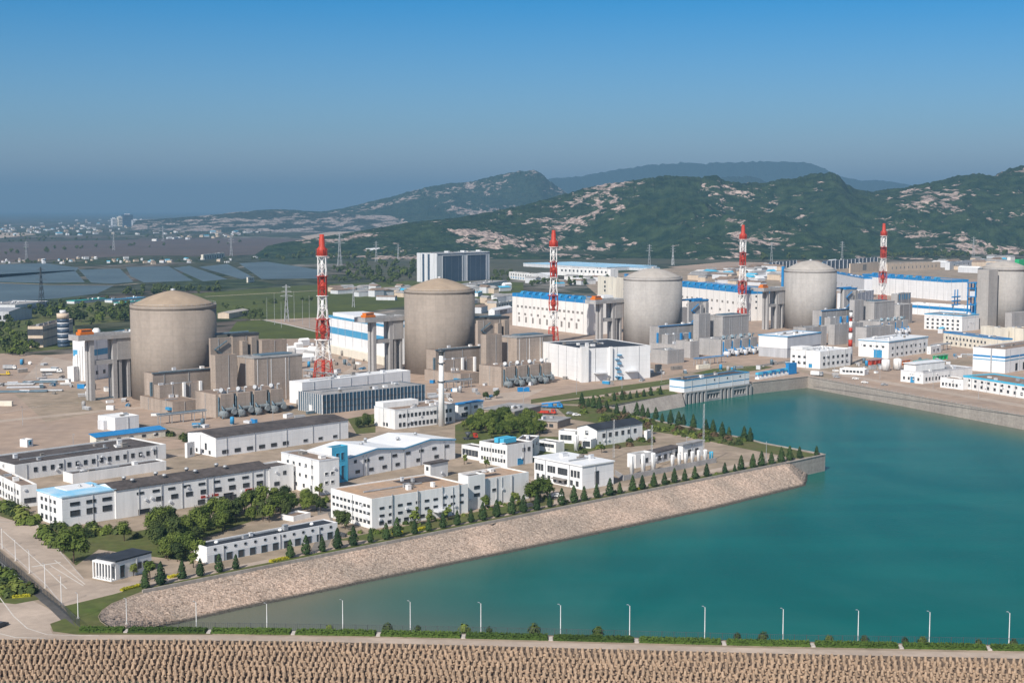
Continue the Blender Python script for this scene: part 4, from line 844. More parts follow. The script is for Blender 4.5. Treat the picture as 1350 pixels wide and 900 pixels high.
# ================================================================== reactors
def reactor(px, base, r_, sh, ap, wallm, domem, label):
    p = G(px, base); root = empty('containment_building', p, math.radians(-44), label, 'reactor building')
    MB().lathe([(r_, -1), (r_, sh-2.2)], 96).build('wall', wallm, root)
    MB().lathe([(r_+.12, sh-2.2), (r_+.12, sh)], 96).build('ring_beam', wallm, root)
    n = 14; rd = r_*.96; prof = [(rd*math.sin(math.pi/2*(1-k/n)) if False else rd*(1-k/n), sh+.03+(ap-sh)*(1-((1-k/n)**(1.5 if r_ > 24.5 or px == 580 else 1.8)))) for k in range(n)]+[(.3, ap)]
    MB().lathe(prof, 96).build('dome', domem, root)
    MB().lathe([(1.4, ap-.4), (1.4, ap+.9), (.4, ap+1.2)], 12).build('dome_cap', 'steel', root)
    b = MB()   # handrail round the edge
    for k in range(48):
        a = 2*math.pi*k/48; c, s_ = math.cos(a), math.sin(a); b.tube((r_*.99*c, r_*.99*s_, sh), (r_*.99*c, r_*.99*s_, sh+1.2), .07, .07, 4)
    for k in range(48):
        a, a2 = 2*math.pi*k/48, 2*math.pi*(k+1)/48; b.tube((r_*.99*math.cos(a), r_*.99*math.sin(a), sh+1.15), (r_*.99*math.cos(a2), r_*.99*math.sin(a2), sh+1.15), .07, .07, 4)
    b.build('handrail', 'steel', root)
    return root
UN = [(231,522),(580,489),(860,455),(1067,432)]
UG = [G(*u) for u in UN]
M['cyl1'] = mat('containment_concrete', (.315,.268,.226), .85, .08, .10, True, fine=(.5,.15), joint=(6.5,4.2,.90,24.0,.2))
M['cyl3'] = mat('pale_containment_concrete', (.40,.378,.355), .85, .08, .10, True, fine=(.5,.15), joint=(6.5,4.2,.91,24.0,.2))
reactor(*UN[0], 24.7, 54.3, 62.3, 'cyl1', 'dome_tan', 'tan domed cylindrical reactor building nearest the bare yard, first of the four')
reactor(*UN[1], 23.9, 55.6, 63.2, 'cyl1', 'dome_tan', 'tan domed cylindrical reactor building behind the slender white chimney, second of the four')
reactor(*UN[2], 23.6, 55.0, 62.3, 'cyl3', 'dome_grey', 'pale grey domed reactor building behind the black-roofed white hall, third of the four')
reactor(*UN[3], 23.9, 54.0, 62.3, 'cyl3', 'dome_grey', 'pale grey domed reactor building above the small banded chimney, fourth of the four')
# reactor annexes, the same plan beside each reactor
WHO = ['the nearest tan reactor', 'the second tan reactor', 'the third pale reactor', 'the fourth pale reactor']
M['vesselgrey'] = mat('vessel_steel', (.24,.27,.28), .45, .15, .6, metal=.1)
def unit(k):
    sh = (UG[k].x-UG[0].x, UG[k].y-UG[0].y); who = WHO[k]; tan = k < 2
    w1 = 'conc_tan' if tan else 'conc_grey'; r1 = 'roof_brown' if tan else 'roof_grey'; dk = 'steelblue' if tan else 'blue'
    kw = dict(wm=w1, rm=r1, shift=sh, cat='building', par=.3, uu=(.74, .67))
    g = 'concrete annexes round the reactors'
    B = bld('reactor_annex', 'long low concrete annex along the foot of '+who, (202.4,492.4), 538, r=(319,482.5), l=190, group=g, **kw)
    MB().box(-.5,B.Lu+.3,-.6,.5,B.h-.01,B.h+.5).build('coping', dk, B.root)
    for s in (.25,.5): MB().box(s*B.Lu,s*B.Lu+1.2,-.5,-.02,B.h*.3,B.h*.55).build('louver','darksteel',B.root)
    MB().box(-1.2,-.02,.3,1.6,0,B.h*.75).build('duct', dk, B.root)
    B = bld('reactor_annex', 'stepped concrete block with pipe openings in front of '+who, (211,508), 541, r=(268,502.5), l=203, group=g, **kw)
    for s in (.55,.93): MB().box(s*B.Lu-1,s*B.Lu+.4,-1.4,-.02,B.h*.2,B.h+.6).build('pipe_riser','stackwhite' if tan else 'blue',B.root)
    B = bld('reactor_annex', 'low flat-roofed concrete building with a blue door canopy before '+who, (227.8,530), 547, r=(263,525.2), l=184.5, group=g, **kw)
    MB().box(-1.6,-.02,.02*B.Lv,.14*B.Lv,2.6,4.0).build('door_canopy','trimblue',B.root); MB().box(.03,B.Lu,-.9,-.8,1.0,1.15).build('handrail','darksteel',B.root)
    B = bld('reactor_annex', 'tall concrete shaft with outside steel stairs on the sunless side of '+who, (279,446), 529, r=(305,441.5), l=275.3, group=g, **kw)
    for i in range(5):
        z0, z1 = B.h*(.3+.13*i), B.h*(.43+.13*i); xa, xb = (.15, .75) if i % 2 == 0 else (.75, .15)
        MB().tube((xa*B.Lu,-1,z0),(xb*B.Lu,-1,z1),.45,.45,5).build('stair_flight', dk, B.root)
    B = bld('reactor_annex', 'concrete block lower than the stair shaft beside '+who, (285,468.4), 534, r=(312,464), l=277, group=g, **kw)
    B = bld('reactor_annex', 'wide dark-topped concrete block set back behind the stair shaft of '+who, (308,443), 521, r=(341,437.5), l=300, group=g, **kw)
    for s in (.25,.6): MB().box(s*B.Lu,s*B.Lu+3.5,-3.5,-.02,0,B.h-(3 if s < .5 else 1)).build('buttress', w1, B.root)
    MB().box(-.2,B.Lu+.2,-.3,B.Lv,B.h+.02,B.h+1.2).build('roof_rim', 'darksteel' if tan else dk, B.root)
    MB().box(.45*B.Lu,.55*B.Lu,-.12,-.02,B.h*.7,B.h*.78).build('window','glass',B.root)
    MB().tube((-14,3,B.h+1.5),(.7*B.Lu,3,B.h+1.6),.8,.8,8).build('pipe_bridge', 'steelblue' if tan else 'blue', B.root)
    if k != 2 or True:
        B = bld('reactor_annex', 'large ribbed concrete block with a flat rimmed roof next to '+who, (336,473.3), 531, r=(398.3,463.5), l=313, group=g, **kw)
        for s in (.06,.34,.64): MB().box(s*B.Lu,s*B.Lu+.35,-.14,-.02,.3,B.h-.5).build('downpipe','stackwhite' if tan else 'steel',B.root)
        MB().box(-.25,B.Lu+.25,-.25,B.Lv+.25,B.h+.02,B.h+.7).build('roof_rim', 'roof_grey' if tan else 'conc_grey', B.root)
        MB().box(.25*B.Lu,.9*B.Lu,.3*B.Lv,.8*B.Lv,B.h+.72,B.h+1.4).build('roof_deck', 'steelblue', B.root)
    B = bld('reactor_annex', 'plain concrete store at the back of the plant area of '+who, (346,449), 492, r=(378,445), l=340, group=g, **kw)
    # diesel cell block: four bays with steel vessels in front
    B = bld('cell_block', 'concrete block of four bays with round steel vessels in front, serving '+who, (285,521), 551, r=(372,511), l=257.6, group='four bay cell blocks', h=12.5, **kw)
    h = B.h
    nb = 4
    for i in range(nb):
        x0 = B.Lu*(.04+.25*i); x1 = x0+B.Lu*.19
        if i: MB().box(x0-B.Lu*.06,x0,-.6,-.02,0,h-.2).build('recess_shade','darksteel',B.root)  # dark box filling the gap between bays, stands in for its shade
        MB().box(x0,x1,-2.2,-.03,0,h).build('bay', w1, B.root)
        v_ = MB(); cx = (x0+x1)/2
        v_.tube((x0+.4,-2.3,2.3),(x0+.4,-6.2,2.3),1.9,1.9,14); v_.tube((x0+.4,-6.2,2.3),(x0+.4,-6.7,2.3),1.9,.9,14); v_.tube((x1-1.4,-2.3,3.2),(x1-1.4,-5.4,3.2),1.5,1.5,12); v_.tube((x0+2.3,-3.8,4.6),(x1,-3.8,4.6),.9,.9,10)
        v_.build('vessel','vesselgrey' if tan else 'palegrey',B.root)
        p_ = MB(); p_.tube((x0+.6,-4,4.4),(x0+.6,-2.3,6.2),.5,.5,6); p_.tube((x0-.9,-1.6,1),(x0-.9,-1.6,h*.9),.5,.5,6); p_.tube((x1-1,-4.4,3.4),(x1-.3,-2.3,6.8),.35,.35,6); p_.tube((x0-1.5,-6.2,.3),(x0+.8,-4.2,4.6),.3,.3,6)
        p_.box(x0+.2,x1-.2,-4.2,-2.3,4.6,4.9); p_.build('pipework', dk, B.root)
        hb = MB(); hb.tube((cx,2,h-.3),(cx,2,h+1.5),.9,.9,8); hb.tube((cx,2,h+1.5),(cx-1.8,1,h+2.0),1.0,1.2,8); hb.tube((cx+2.6,1.5,h-.3),(cx+2.6,1.5,h+2.4),.45,.45,6); hb.tube((cx+2.6,1.5,h+2.4),(cx+3.6,.6,h+2.4),.5,.5,6)
        hb.build('exhaust_hood','steel' if tan else 'steelblue',B.root)
        if not tan: MB().lathe([(1.1,h+1.2),(1.2,h+2.6),(.3,h+3.0)],10,(cx-.4,2.2)).build('exhaust_cap','stackwhite',B.root)
    # transport trestle beside the reactor
    P0 = UG[k]+(G(122,528)-UG[0]); ang = math.atan2(.71,.70)
    root = empty('transport_trestle', P0, ang, 'tall concrete trestle with a high platform standing beside '+who, 'trestle', 'concrete transport trestles')
    c = 'conc_grey'
    for x in (0, 14.5):
        for y in (0, 3.6): MB().box(x-1.3,x+1.3,y-1.1,y+1.1,-.3,35).build('column', c, root)
    MB().box(-9,26,-2.2,9.2,35,37.2).build('platform', c, root)
    MB().ring(-9,26,-2.2,9.2,.15,37.2,38.3).build('handrail','steel',root)
    for y in (0,3.6): MB().box(1.3,13.2,y-.7,y+.7,20.5,23).build('cross_beam', c, root)
    MB().box(1.3,13.2,y-2.9,y-.8,21,22).build('mid_deck','trimblue',root)
    if k in (0, 2): MB().box(.5,14,-.55,-.35,.5,1.4).build('barrier','steelblue',root)
    MB().box(15.9,25,-1.5,8.5,22.5,34.2).build('cabin', c, root); MB().box(15.6,25.3,-1.8,8.8,34.2,34.98).build('cabin_roof','conc_dark',root)
    for x in (18,23.5): MB().box(x-.9,x+.9,-.8,7.8,-.3,22.4).build('column', c, root)
    MB().box(24.45,26,1,6,-.3,22.3).build('rear_wall','conc_dark',root)
    cr = empty('gantry_crane', (P0.x, P0.y, 37.2), ang, 'orange crane trolley parked on top of the trestle beside '+who, 'crane', 'orange cranes on the trestles')
    MB().box(-6,2.5,1,6,.6,2.4).build('body','orange',cr); MB().box(-5.2,1.7,1.6,5.4,2.4,3.9).build('cab','orange',cr); MB().box(-6.3,2.8,.6,1.2,0,.9).build('bogie','darksteel',cr); MB().box(-6.3,2.8,5.8,6.4,0,.9).build('bogie','darksteel',cr)
    MB().box(-4.8,1.2,1.52,1.62,2.7,3.4).build('window','darksteel',cr)
for k in range(4): unit(k)
# ================================================================== red and white stacks
def vent_stack(px, base, top, label, spread):
    p = G(px, base); hgt = AT(px, top, p.y).z; root = empty('vent_stack', p, .3, label, 'chimney', 'red and white lattice vent stacks')
    fr = [0, .14, .28, .42, .58, .715, .85, .93, 1]; col = ['red','stackwhite','red','stackwhite','red','stackwhite','red','red']
    R = lambda f: 3.5+spread*max(0, .45-f)**1.3*2.6+(1.5*math.exp(-((f-.37)/.07)**2))
    for i in range(6):
        z0, z1 = fr[i]*hgt, fr[i+1]*hgt; m_ = col[i]
        MB().lathe([(.95 if m_ != 'red' else 1.25, z0), (.95 if m_ != 'red' else 1.25, z1)], 14).build('flue', m_, root)
        b = MB(); nl = 4; sub_ = 2
        for s in range(sub_):
            za, zb = z0+(z1-z0)*s/sub_, z0+(z1-z0)*(s+1)/sub_; ra, rb = R(za/hgt), R(zb/hgt)
            for q in range(nl):
                a, a2 = q*math.pi/2+.5, (q+1)*math.pi/2+.5
                A0, A1 = (ra*math.cos(a), ra*math.sin(a), za), (rb*math.cos(a), rb*math.sin(a), zb); C0, C1 = (ra*math.cos(a2), ra*math.sin(a2), za), (rb*math.cos(a2), rb*math.sin(a2), zb)
                b.tube(A0, A1, .32, .32, 5); b.tube(A0, C1, .17, .17, 4); b.tube(C0, A1, .17, .17, 4); b.tube(A1, C1, .2, .2, 4)
        b.build('lattice_section', m_, root)
        if i in (1, 2, 3, 4, 5): MB().lathe([(1.8, z1-.1), (R(z1/hgt)+.5, z1-.1), (R(z1/hgt)+.5, z1+.25), (1.8, z1+.25)], 16).build('platform', m_, root)
        if m_ == 'red' and i: MB().lathe([(1.9, z0+(z1-z0)*.3), (2.1, z0+(z1-z0)*.5), (1.9, z0+(z1-z0)*.7)], 14).build('flue_jacket', m_, root)
    z0 = fr[6]*hgt; MB().lathe([(3.3, z0+.3), (3.2, z0+(hgt-z0)*.34), (1.9, z0+(hgt-z0)*.46), (1.8, z0+(hgt-z0)*.8), (1.5, z0+(hgt-z0)*.84), (1.5, hgt)], 16).build('stack_head', 'red', root)
    b = MB()
    for q in range(8): b.tube((3.7*math.cos(q*.785), 3.7*math.sin(q*.785), z0+.3), (3.7*math.cos(q*.785), 3.7*math.sin(q*.785), z0+5), .13, .13, 4)
    b.build('handrail', 'red', root)
    return root
vent_stack(426.5, 501, 309, 'tall red and white lattice stack nearest, between the first and second reactors', 5.5)
vent_stack(729.5, 451, 303.5, 'tall red and white lattice stack before the blue-roofed turbine hall and the black-roofed white hall', 2.5)
vent_stack(978, 424, 296.5, 'tall red and white lattice stack between the third and fourth reactors', 2.5)
vent_stack(1163, 404, 294.5, 'red and white lattice stack farthest along, rising before the large white hall', 2.5)
# ================================================================== turbine halls
B = bld('turbine_hall', 'white turbine hall with blue bands half hidden by the nearest reactor and its trestle', (118,444.5), 502, r=(215,431), l=95.5, wm='whitepanel', rm='roof_white', trim=('bandblue',1.6), bands=[('bandblue',.56,.70,'RL')],
    wins=[('R',.05,.6,6,.12,.2,2.2,'dark')])
for i in range(5): MB().box(-1.8,-.1,(.15+.16*i)*B.Lv,(.15+.16*i)*B.Lv+1.5,0,B.h*(.9-.1*i)).build('riser_pipe','stackwhite',B.root)
MB().box(-7,-2,.55*B.Lv,.95*B.Lv,0,B.h*.34).build('side_shed','white',B.root)
MB().lathe([(2.4,B.h-.6),(2.6,B.h+3),(1.4,B.h+4.4)],12,(.2*B.Lu,.5*B.Lv)).build('roof_vent','stackwhite',B.root)
B = bld('turbine_hall', 'white turbine hall with two sky-blue bands beside the second reactor', (513,429), 481, l=(433,415.5), r=560, wm='whitepanel', rm='roof_white', trim=('bandblue',1.7), bands=[('bandblue',.52,.70,'L')], wins=[('L',.1,.9,7,.1,.18,2.2,'dark')])
MB().box(-4,-.07,0,B.Lv*.96,-.1,B.h*.2).build('podium','cream',B.root); MB().tube((3,.9*B.Lv,B.h+.9),(14,.86*B.Lv,B.h+.9),1.6,1.6,10).build('roof_vent','stackwhite',B.root)
MB().box(.05*B.Lu,.95*B.Lu,.55*B.Lv,.95*B.Lv,B.h-.6,B.h+2.6).build('upper_roof','roof_white',B.root)
def roofworks(B, n, m1='blue', m2='cyan'):
    for i in range(n):
        y = (.1+.84*(i+.5)/n)*B.Lv
        b = MB(); b.box(.12*B.Lu,.26*B.Lu,y-2.6,y+2.6,B.h-.6,B.h+2.2); b.add([(.12*B.Lu-2,y-2.6,B.h-.4),(.12*B.Lu,y-2.6,B.h+2.2),(.12*B.Lu,y+2.6,B.h+2.2),(.12*B.Lu-2,y+2.6,B.h-.4)],[(0,3,2,1)])
        b.build('roof_ventilator', m1 if i % 3 else 'trimblue', B.root)
B = bld('turbine_hall', 'cream turbine hall with a bright blue roof edge beside the third reactor', (776,395.3), 441.5, l=(675.5,386), r=812, wm='whitewarm', rm='roof_grey', trim=('blue',3.2),
    wins=[('L',.05,.95,16,.58,.64,3.2,'louver'),('L',.08,.95,10,.36,.42,3.0,'louver'),('L',.1,.95,9,.14,.3,2.6,'louver'),('R',.25,.4,1,.75,.8,1.6,'dark'),('R',.25,.4,1,.6,.65,1.6,'dark'),('R',.25,.4,1,.45,.5,1.6,'dark'),('R',.25,.4,1,.3,.35,1.6,'dark')])
roofworks(B, 10); MB().box(.6*B.Lu,.97*B.Lu,.02*B.Lv,.1*B.Lv,B.h,B.h+3).build('roof_house','roof_white',B.root)
B = bld('turbine_hall', 'cream turbine hall with a bright blue roof between the third and fourth reactors', (990,383), 423, l=(886,372.5), r=1040, wm='whitewarm', rm='roof_grey', trim=('blue',3.4),
    wins=[('L',.05,.95,14,.5,.57,3.2,'louver'),('L',.1,.95,8,.22,.29,3.0,'louver'),('R',.1,.16,1,.78,.83,1.6,'dark'),('R',.1,.16,1,.6,.65,1.6,'dark'),('R',.1,.16,1,.4,.45,1.6,'dark')])
roofworks(B, 11)
B = bld('turbine_hall', 'large blank white turbine hall with a blue roof edge behind the farthest lattice stack', (1248.5,369), 396.5, l=(1137,361), r=1277, wm='whitepanel', rm='roof_grey', trim=('blue',3.2))
roofworks(B, 8)
bld('turbine_annex', 'low bluish building with a bright blue roof behind the fourth reactor', (1139,366), 392, l=(1090,357), r=1150, wm='palegrey', rm='blue', trim=('blue',1.5), wins=[('L',.1,.9,6,.4,.5,2.5,'louver')])
bld('stair_block', 'cream stair block with three dark windows behind the roof of the third unit hall', (812,366), 396, l=(788,364), r=822, wm='cream', rm='roof_grey', wins=[('L',.45,.75,1,.72,.82,3,'dark'),('L',.45,.75,1,.52,.62,3,'dark'),('L',.45,.75,1,.34,.44,3,'dark')])
for px, b_, t_, k in ((825.5,408,361,0),(1032,393,351,1)):
    p = G(px, b_); MB().box(-1.6,1.6,-1.6,1.6,0,AT(px,t_,p.y).z).build('pipe_tower','blue',None,p,.7); o = bpy.context.scene.objects[-1] if False else None
for o in [o for o in COL.objects if o.name.startswith('pipe_tower')]:
    tag(o, 'blue steel pipe tower against the '+('third' if '.' not in o.name else 'fourth')+' reactor', 'pipe tower')
# ================================================================== right-hand service buildings
B = bld('boiler_house', 'grey-walled hall with a broad white roof and white upper band on stilts', (1037.6,444.5), 472, r=(1082,438.8), l=1000.5, wm='greywall', rm='roof_white', roof='slab', over=.5)
MB().box(-.25,B.Lu*1.0,-.26,.3,B.h*.45,B.h-.02).build('upper_band','palegrey',B.root); MB().box(-.26,.3,.31,B.Lv,B.h*.45,B.h-.02).build('upper_band','whitepanel',B.root); MB().ring(-.55,B.Lu+.55,-.55,B.Lv+.55,.4,B.h+.05,B.h+.75).build('trim','trimblue',B.root)
B = bld('workshop_building', 'white two storey workshop with a vented white roof beside the small banded chimney', (1081,463.3), 486.5, r=(1121.6,458.8), l=1042.3, wm='white', rm='roof_white', wins=[('R',.05,.95,6,.55,.68,2,'dark'),('R',.05,.95,6,.2,.34,2,'dark'),('L',.42,.98,3,.55,.66,2,'dark'),('L',.42,.98,3,.2,.34,2,'dark')])
windows(B,'L',.28,.36,1,.05,.25,2.6,'bluedoor'); MB().box(0,B.Lu*.35,.6*B.Lv,B.Lv,B.h-.3,B.h+1.8).build('roof_house','white',B.root)
for i in range(5): MB().box((.2+.15*i)*B.Lu,(.2+.15*i)*B.Lu+1,.4*B.Lv,.4*B.Lv+1,B.h-.6,B.h+.8).build('roof_vent','steel',B.root)
bld('service_hut', 'low white hut with small windows at the foot of the banded chimney', (1139.6,487), 494.8, r=(1145,485.5), l=1107, wm='white', rm='roof_white', wins=[('L',.05,.9,6,.4,.7,1.6,'dark')])
B = bld('workshop_hall', 'big white workshop with a white roof, blue edge and blue roller door', (1171.3,450.3), 472.5, r=(1223.4,443.5), l=1132, wm='white', rm='roof_white', roof='slab', over=.3, wins=[('R',.04,.97,8,.52,.64,1.8,'dark'),('R',.04,.97,8,.14,.26,1.8,'dark'),('L',.08,.9,4,.62,.72,1.8,'dark')])
windows(B,'L',.24,.46,1,.02,.46,6.5,'bluedoor'); MB().ring(-.4,B.Lu+.4,-.4,B.Lv+.4,.35,B.h-.5,B.h+.0).build('trim','bandblue',B.root)
for i in range(3): MB().box((.25+.22*i)*B.Lu,(.25+.22*i)*B.Lu+.9,.5*B.Lv,.5*B.Lv+.9,B.h+.5,B.h+1.9).build('roof_vent','steel',B.root)
bld('service_hut', 'small white annex at the far end of the blue-doored workshop', (1227,457), 467, r=(1241,454.5), l=1222, wm='white', rm='roof_white', wins=[('R',.1,.9,2,.3,.6,1.6,'dark')])
bld('office_building', 'long cream two storey block with a blue eave behind the blue-doored workshop', (1321,446.5), 465, l=(1244,437), r=1335, wm='cream', rm='roof_brown', trim=('blue',1.0), wins=[('L',.25,.97,12,.5,.66,1.5,'dark'),('L',.25,.97,9,.15,.3,1.5,'dark')])
bld('equipment_block', 'plain cream block above the blue eave of the long cream building', (1319.5,432.5), 456, l=(1293,429.5), r=1330, wm='cream', rm='roof_brown'); bld('equipment_block', 'plain cream block at the frame edge beside the other cream block', (1348,433), 457, l=(1328,431), r=1365, wm='cream', rm='roof_brown')
bld('office_building', 'white three storey building with double blue trim in front of the low blue-banded hall', (1268,416), 437, l=(1218.7,413), r=1291, wm='white', rm='roof_grey', trim=('bandblue',.8), bands=[('palegrey',.8,.88,'RL')], wins=[('L',.04,.97,7,.58,.7,2,'dark'),('L',.04,.97,7,.34,.45,2,'dark'),('L',.04,.97,7,.08,.2,2,'dark')])
bld('service_hall', 'low white hall with a deep blue band below the large turbine hall', (1280,404), 420, l=(1201.5,398.5), r=1288, wm='whitepanel', rm='roof_white', bands=[('blue',.55,.8,'L')], trim=('roof_white',.6))
bld('office_building', 'white building with a bright blue band in front of the buttressed grey reactor', (1361,407), 428, l=(1314,404), r=1380, wm='white', rm='roof_white', trim=('blue',1.6), wins=[('L',.05,.9,9,.24,.36,1.5,'dark'),('L',.05,.9,6,.04,.14,1.5,'dark')], boxes=[('roof_house',.1,.9,.1,.6,.95,1.25,'white')])
B = bld('workshop_hall', 'tall white hall with two blue stripes and a brown roof by the quay offices', (1324.5,460.5), 492, r=(1420,447), l=1283, wm='whitepanel', rm='roof_brown', bands=[('blue',.62,.7,'RL'),('bandblue',.5,.54,'RL')], wins=[('R',.1,.5,4,.05,.35,3,'opening')])
MB().box(-.4,-.05,.4*B.Lv,.44*B.Lv,0,B.h).build('downpipe','steel',B.root)
B = bld('office_building', 'long white quay office with a blue roof edge and two rows of small windows', (1396,514), 533, l=(1270,494.5), r=1440, wm='white', rm='roof_brown', trim=('cyan',1.1), wins=[('L',.03,.97,13,.62,.76,1.6,'dark'),('L',.12,.97,12,.22,.4,1.6,'dark')])
windows(B,'L',.03,.09,1,.03,.34,3,'bluedoor')
bld('office_building', 'low white end block joined to the long blue-edged quay office', (1269.5,500.5), 514, l=(1239.8,497), r=1284, wm='white', rm='roof_brown', wins=[('L',.2,.95,5,.25,.5,1.2,'dark')])
B = bld('service_building', 'white building with a blue door, pale roof gutters and a raised rooftop storey', (1216.8,490.5), 506, r=(1282,483.5), l=1187.6, wm='white', rm='roof_grey', trim=('palegrey',.6), wins=[('R',.03,.55,8,.25,.5,1.2,'dark'),('L',.1,.95,4,.25,.45,1.2,'dark')])
windows(B,'L',.38,.55,1,.03,.5,3,'bluedoor'); MB().box(.04*B.Lu,.62*B.Lu,.42*B.Lv,.95*B.Lv,B.h-.6,B.h+4.2).build('upper_storey','white',B.root); MB().box(.02*B.Lu,.64*B.Lu,.4*B.Lv,.97*B.Lv,B.h+4.2,B.h+4.6).build('upper_roof','roof_white',B.root)
for i, x in enumerate((1167.5,1183)):
    tank(x, 488.5-i*1.2, 473-i*1.0, 11, 'stackwhite', ('first' if i == 0 else 'second')+' of two fat white tanks before the blue-doored workshop', 'pair of fat white tanks')
# buttressed reactor at the edge
p = G(1322,431); root = empty('containment_building', p, math.radians(40), 'grey domed reactor building with a tall square buttress at the edge of the plant', 'reactor building')
MB().lathe([(19.5,-1),(19.5,53)],64).build('wall','cyl3',root); MB().lathe([(20,53),(20,56)],64).build('ring_beam','cyl3',root); MB().lathe([(19.3*(1-i/10),56.03+5.5*(1-(1-i/10)**1.8)) for i in range(10)]+[(.3,61.5)],64).build('dome','dome_grey',root)
q = G(1305,434); MB().box(-7,7,-2,10,0,54.5).build('buttress','cyl3',root,(root.matrix_basis.inverted() @ q),math.radians(-2))
q = G(1345,432); MB().box(-8,8,-2,10,0,46).build('buttress','cyl3',root,(root.matrix_basis.inverted() @ q),math.radians(-2)); MB().box(-30,4,-27,-20.2,0,16).build('base_block','conc_grey',root)
# blue steel frame before it
p = G(1285,424); root = empty('steel_frame', p, .8, 'blue steel frame tower with platforms between the white turbine hall and the buttressed reactor', 'steel frame')
for x in (0,7,14):
    for y in (0,8): MB().box(x-.5,x+.5,y-.5,y+.5,0,38).build('column','blue',root)
for z in (8,16,24,32,37.5): MB().box(-.8,14.8,-.8,8.8,z,z+.6).build('platform','blue',root)
MB().box(2,9,1,7,24.7,31.5).build('equipment','palegrey',root); MB().box(8,14,1,7,8.7,15.5).build('equipment','trimblue',root)
for z in (.5,8.7,16.7): MB().tube((0,-.4,z),(7,-.4,z+7),.3,.3,5).build('brace','blue',root)
p = G(1258,418); root = empty('steel_frame', p, .8, 'small blue pipe rack on the end wall of the large white turbine hall', 'steel frame')
for x in (0,6): MB().box(x-.4,x+.4,-.4,.4,0,28).build('column','blue',root)
for z in (12,16,20): MB().box(-5,11,-.9,.9,z,z+1.2).build('platform','blue',root)
# transformer frame block by the farthest stack
B = bld('reactor_annex', 'grey annex with blue louvred top beside the farthest lattice stack', (1183,387.5), 412, r=(1201,385.5), l=1175, wm='conc_grey', rm='roof_grey', wins=[('R',.05,.95,5,.68,.95,2.2,'bluedoor')])
bld('reactor_annex', 'wide grey concrete annex under the farthest lattice stack', (1186,402), 428, r=(1203,400), l=1120, wm='conc_grey', rm='roof_grey')
bld('reactor_annex', 'pale machinery building with rooftop pipes behind the fourth reactor unit', (1128,387), 420, r=(1152,382), l=1104, wm='palegrey', rm='roof_grey', wins=[('R',.1,.9,5,.5,.6,2.0,'dark'),('R',.1,.9,5,.2,.3,2.0,'dark')], boxes=[('roof_plant',.1,.4,.2,.8,.97,1.15,'stackwhite'),('roof_plant',.5,.9,.2,.6,.97,1.2,'steel')])
bld('reactor_annex','grey concrete block with a flat roof before the cell block of the third reactor',(910,450),472,r=(922,448),l=891,wm='conc_grey',rm='roof_grey',uu=(.74,.67))
bld('reactor_annex','low grey concrete block between the pump house road and the third reactor',(880,462),480,r=(902,458),l=858,wm='conc_grey',rm='roof_grey',uu=(.74,.67))
bld('reactor_annex','grey concrete block rising behind the small banded chimney',(1100,428),455,r=(1138,424),l=1092,wm='conc_grey',rm='roof_grey',uu=(.74,.67))
bld('reactor_annex','grey concrete block between the banded chimney and the blue-doored workshop',(1142,432),458,r=(1180,428),l=1128,wm='conc_grey',rm='roof_grey',uu=(.74,.67))
bld('reactor_annex','pale concrete block behind the grey-walled stilted hall',(1062,432),458,r=(1090,428),l=1046,wm='conc_grey',rm='roof_grey',uu=(.74,.67))
# ================================================================== buildings behind the plant
B = bld('assembly_tower', 'huge grey industrial block with navy panel bays standing behind the second reactor', (576,334), 372.5, r=(645.5,331.5), l=549.5, wm='palegrey', rm='roof_grey')
for a, b_ in ((.1,.47),(.56,.93)):
    MB().box(a*B.Lu,b_*B.Lu,-.25,-.02,0,B.h*.9).build('panel_bay','panelnavy',B.root)
    for s in (a, b_): MB().box(s*B.Lu-.6,s*B.Lu+.6,-.7,-.26,0,B.h*.92).build('frame_post','palegrey',B.root)
    MB().box(a*B.Lu-.6,b_*B.Lu+.6,-.72,-.26,B.h*.9,B.h*.93).build('frame_beam','palegrey',B.root)
MB().box(.02*B.Lu,B.Lu,-.2,-.02,B.h*.93,B.h*.97).build('stripe','panelnavy',B.root)
for s in (.35,.62): MB().box(-.3,-.02,s*B.Lv,(s+.1)*B.Lv,0,B.h*.97).build('slot','panelnavy',B.root)
for s in (.3,.6,.9): MB().box(s*B.Lu-2,s*B.Lu+2,.2*B.Lv,.4*B.Lv,B.h,B.h+2.5).build('roof_plant','palegrey',B.root)
B = bld('office_building', 'brown and grey office building with a round blue-glass stair tower by the gardens', (57,430), 458, r=(96,420), l=36.5, wm='beige', rm='roof_dark', wins=[('L',.04,.96,7,.58,.86,3.0,'dark'),('L',.04,.96,7,.12,.42,3.0,'dark')], bands=[('conc_dark',.74,.84,'R'),('conc_dark',.34,.42,'R')])
p = G(84,457); cyl = MB(); hgt = AT(84,413,p.y).z; loc = B.root.matrix_basis.inverted() @ p
for i in range(9):
    z0, z1 = hgt*.1+hgt*.75*((i//2)*1.8+(1.3 if i%2 else 0))/8.5, hgt*.1+hgt*.75*((i//2)*1.8+(1.8 if i%2 else 1.3))/8.5; MB().lathe([(4.6,z0),(4.6,z1)],24).build('glass_band' if i % 2 == 0 else 'wall_band','panelnavy' if i % 2 == 0 else 'palegrey',B.root,loc)
MB().lathe([(4.7,-.2),(4.7,hgt*.1)],24).build('tower_base','panelnavy',B.root,loc); MB().lathe([(4.8,hgt*.85),(4.8,hgt)],24).build('tower_head','beige',B.root,loc); MB().lathe([(2.4,hgt),(2.4,hgt+2.5)],16).build('roof_tank','palegrey',B.root,loc)
bld('sports_hall', 'grey hall with a curved metal roof among trees at the edge of the view', (12,411), 424, r=(42,407), l=-40, wm='greywall', rm='steel', roof='gable_v', rise=2.5, wins=[('L',.05,.9,7,.2,.6,3,'dark')])
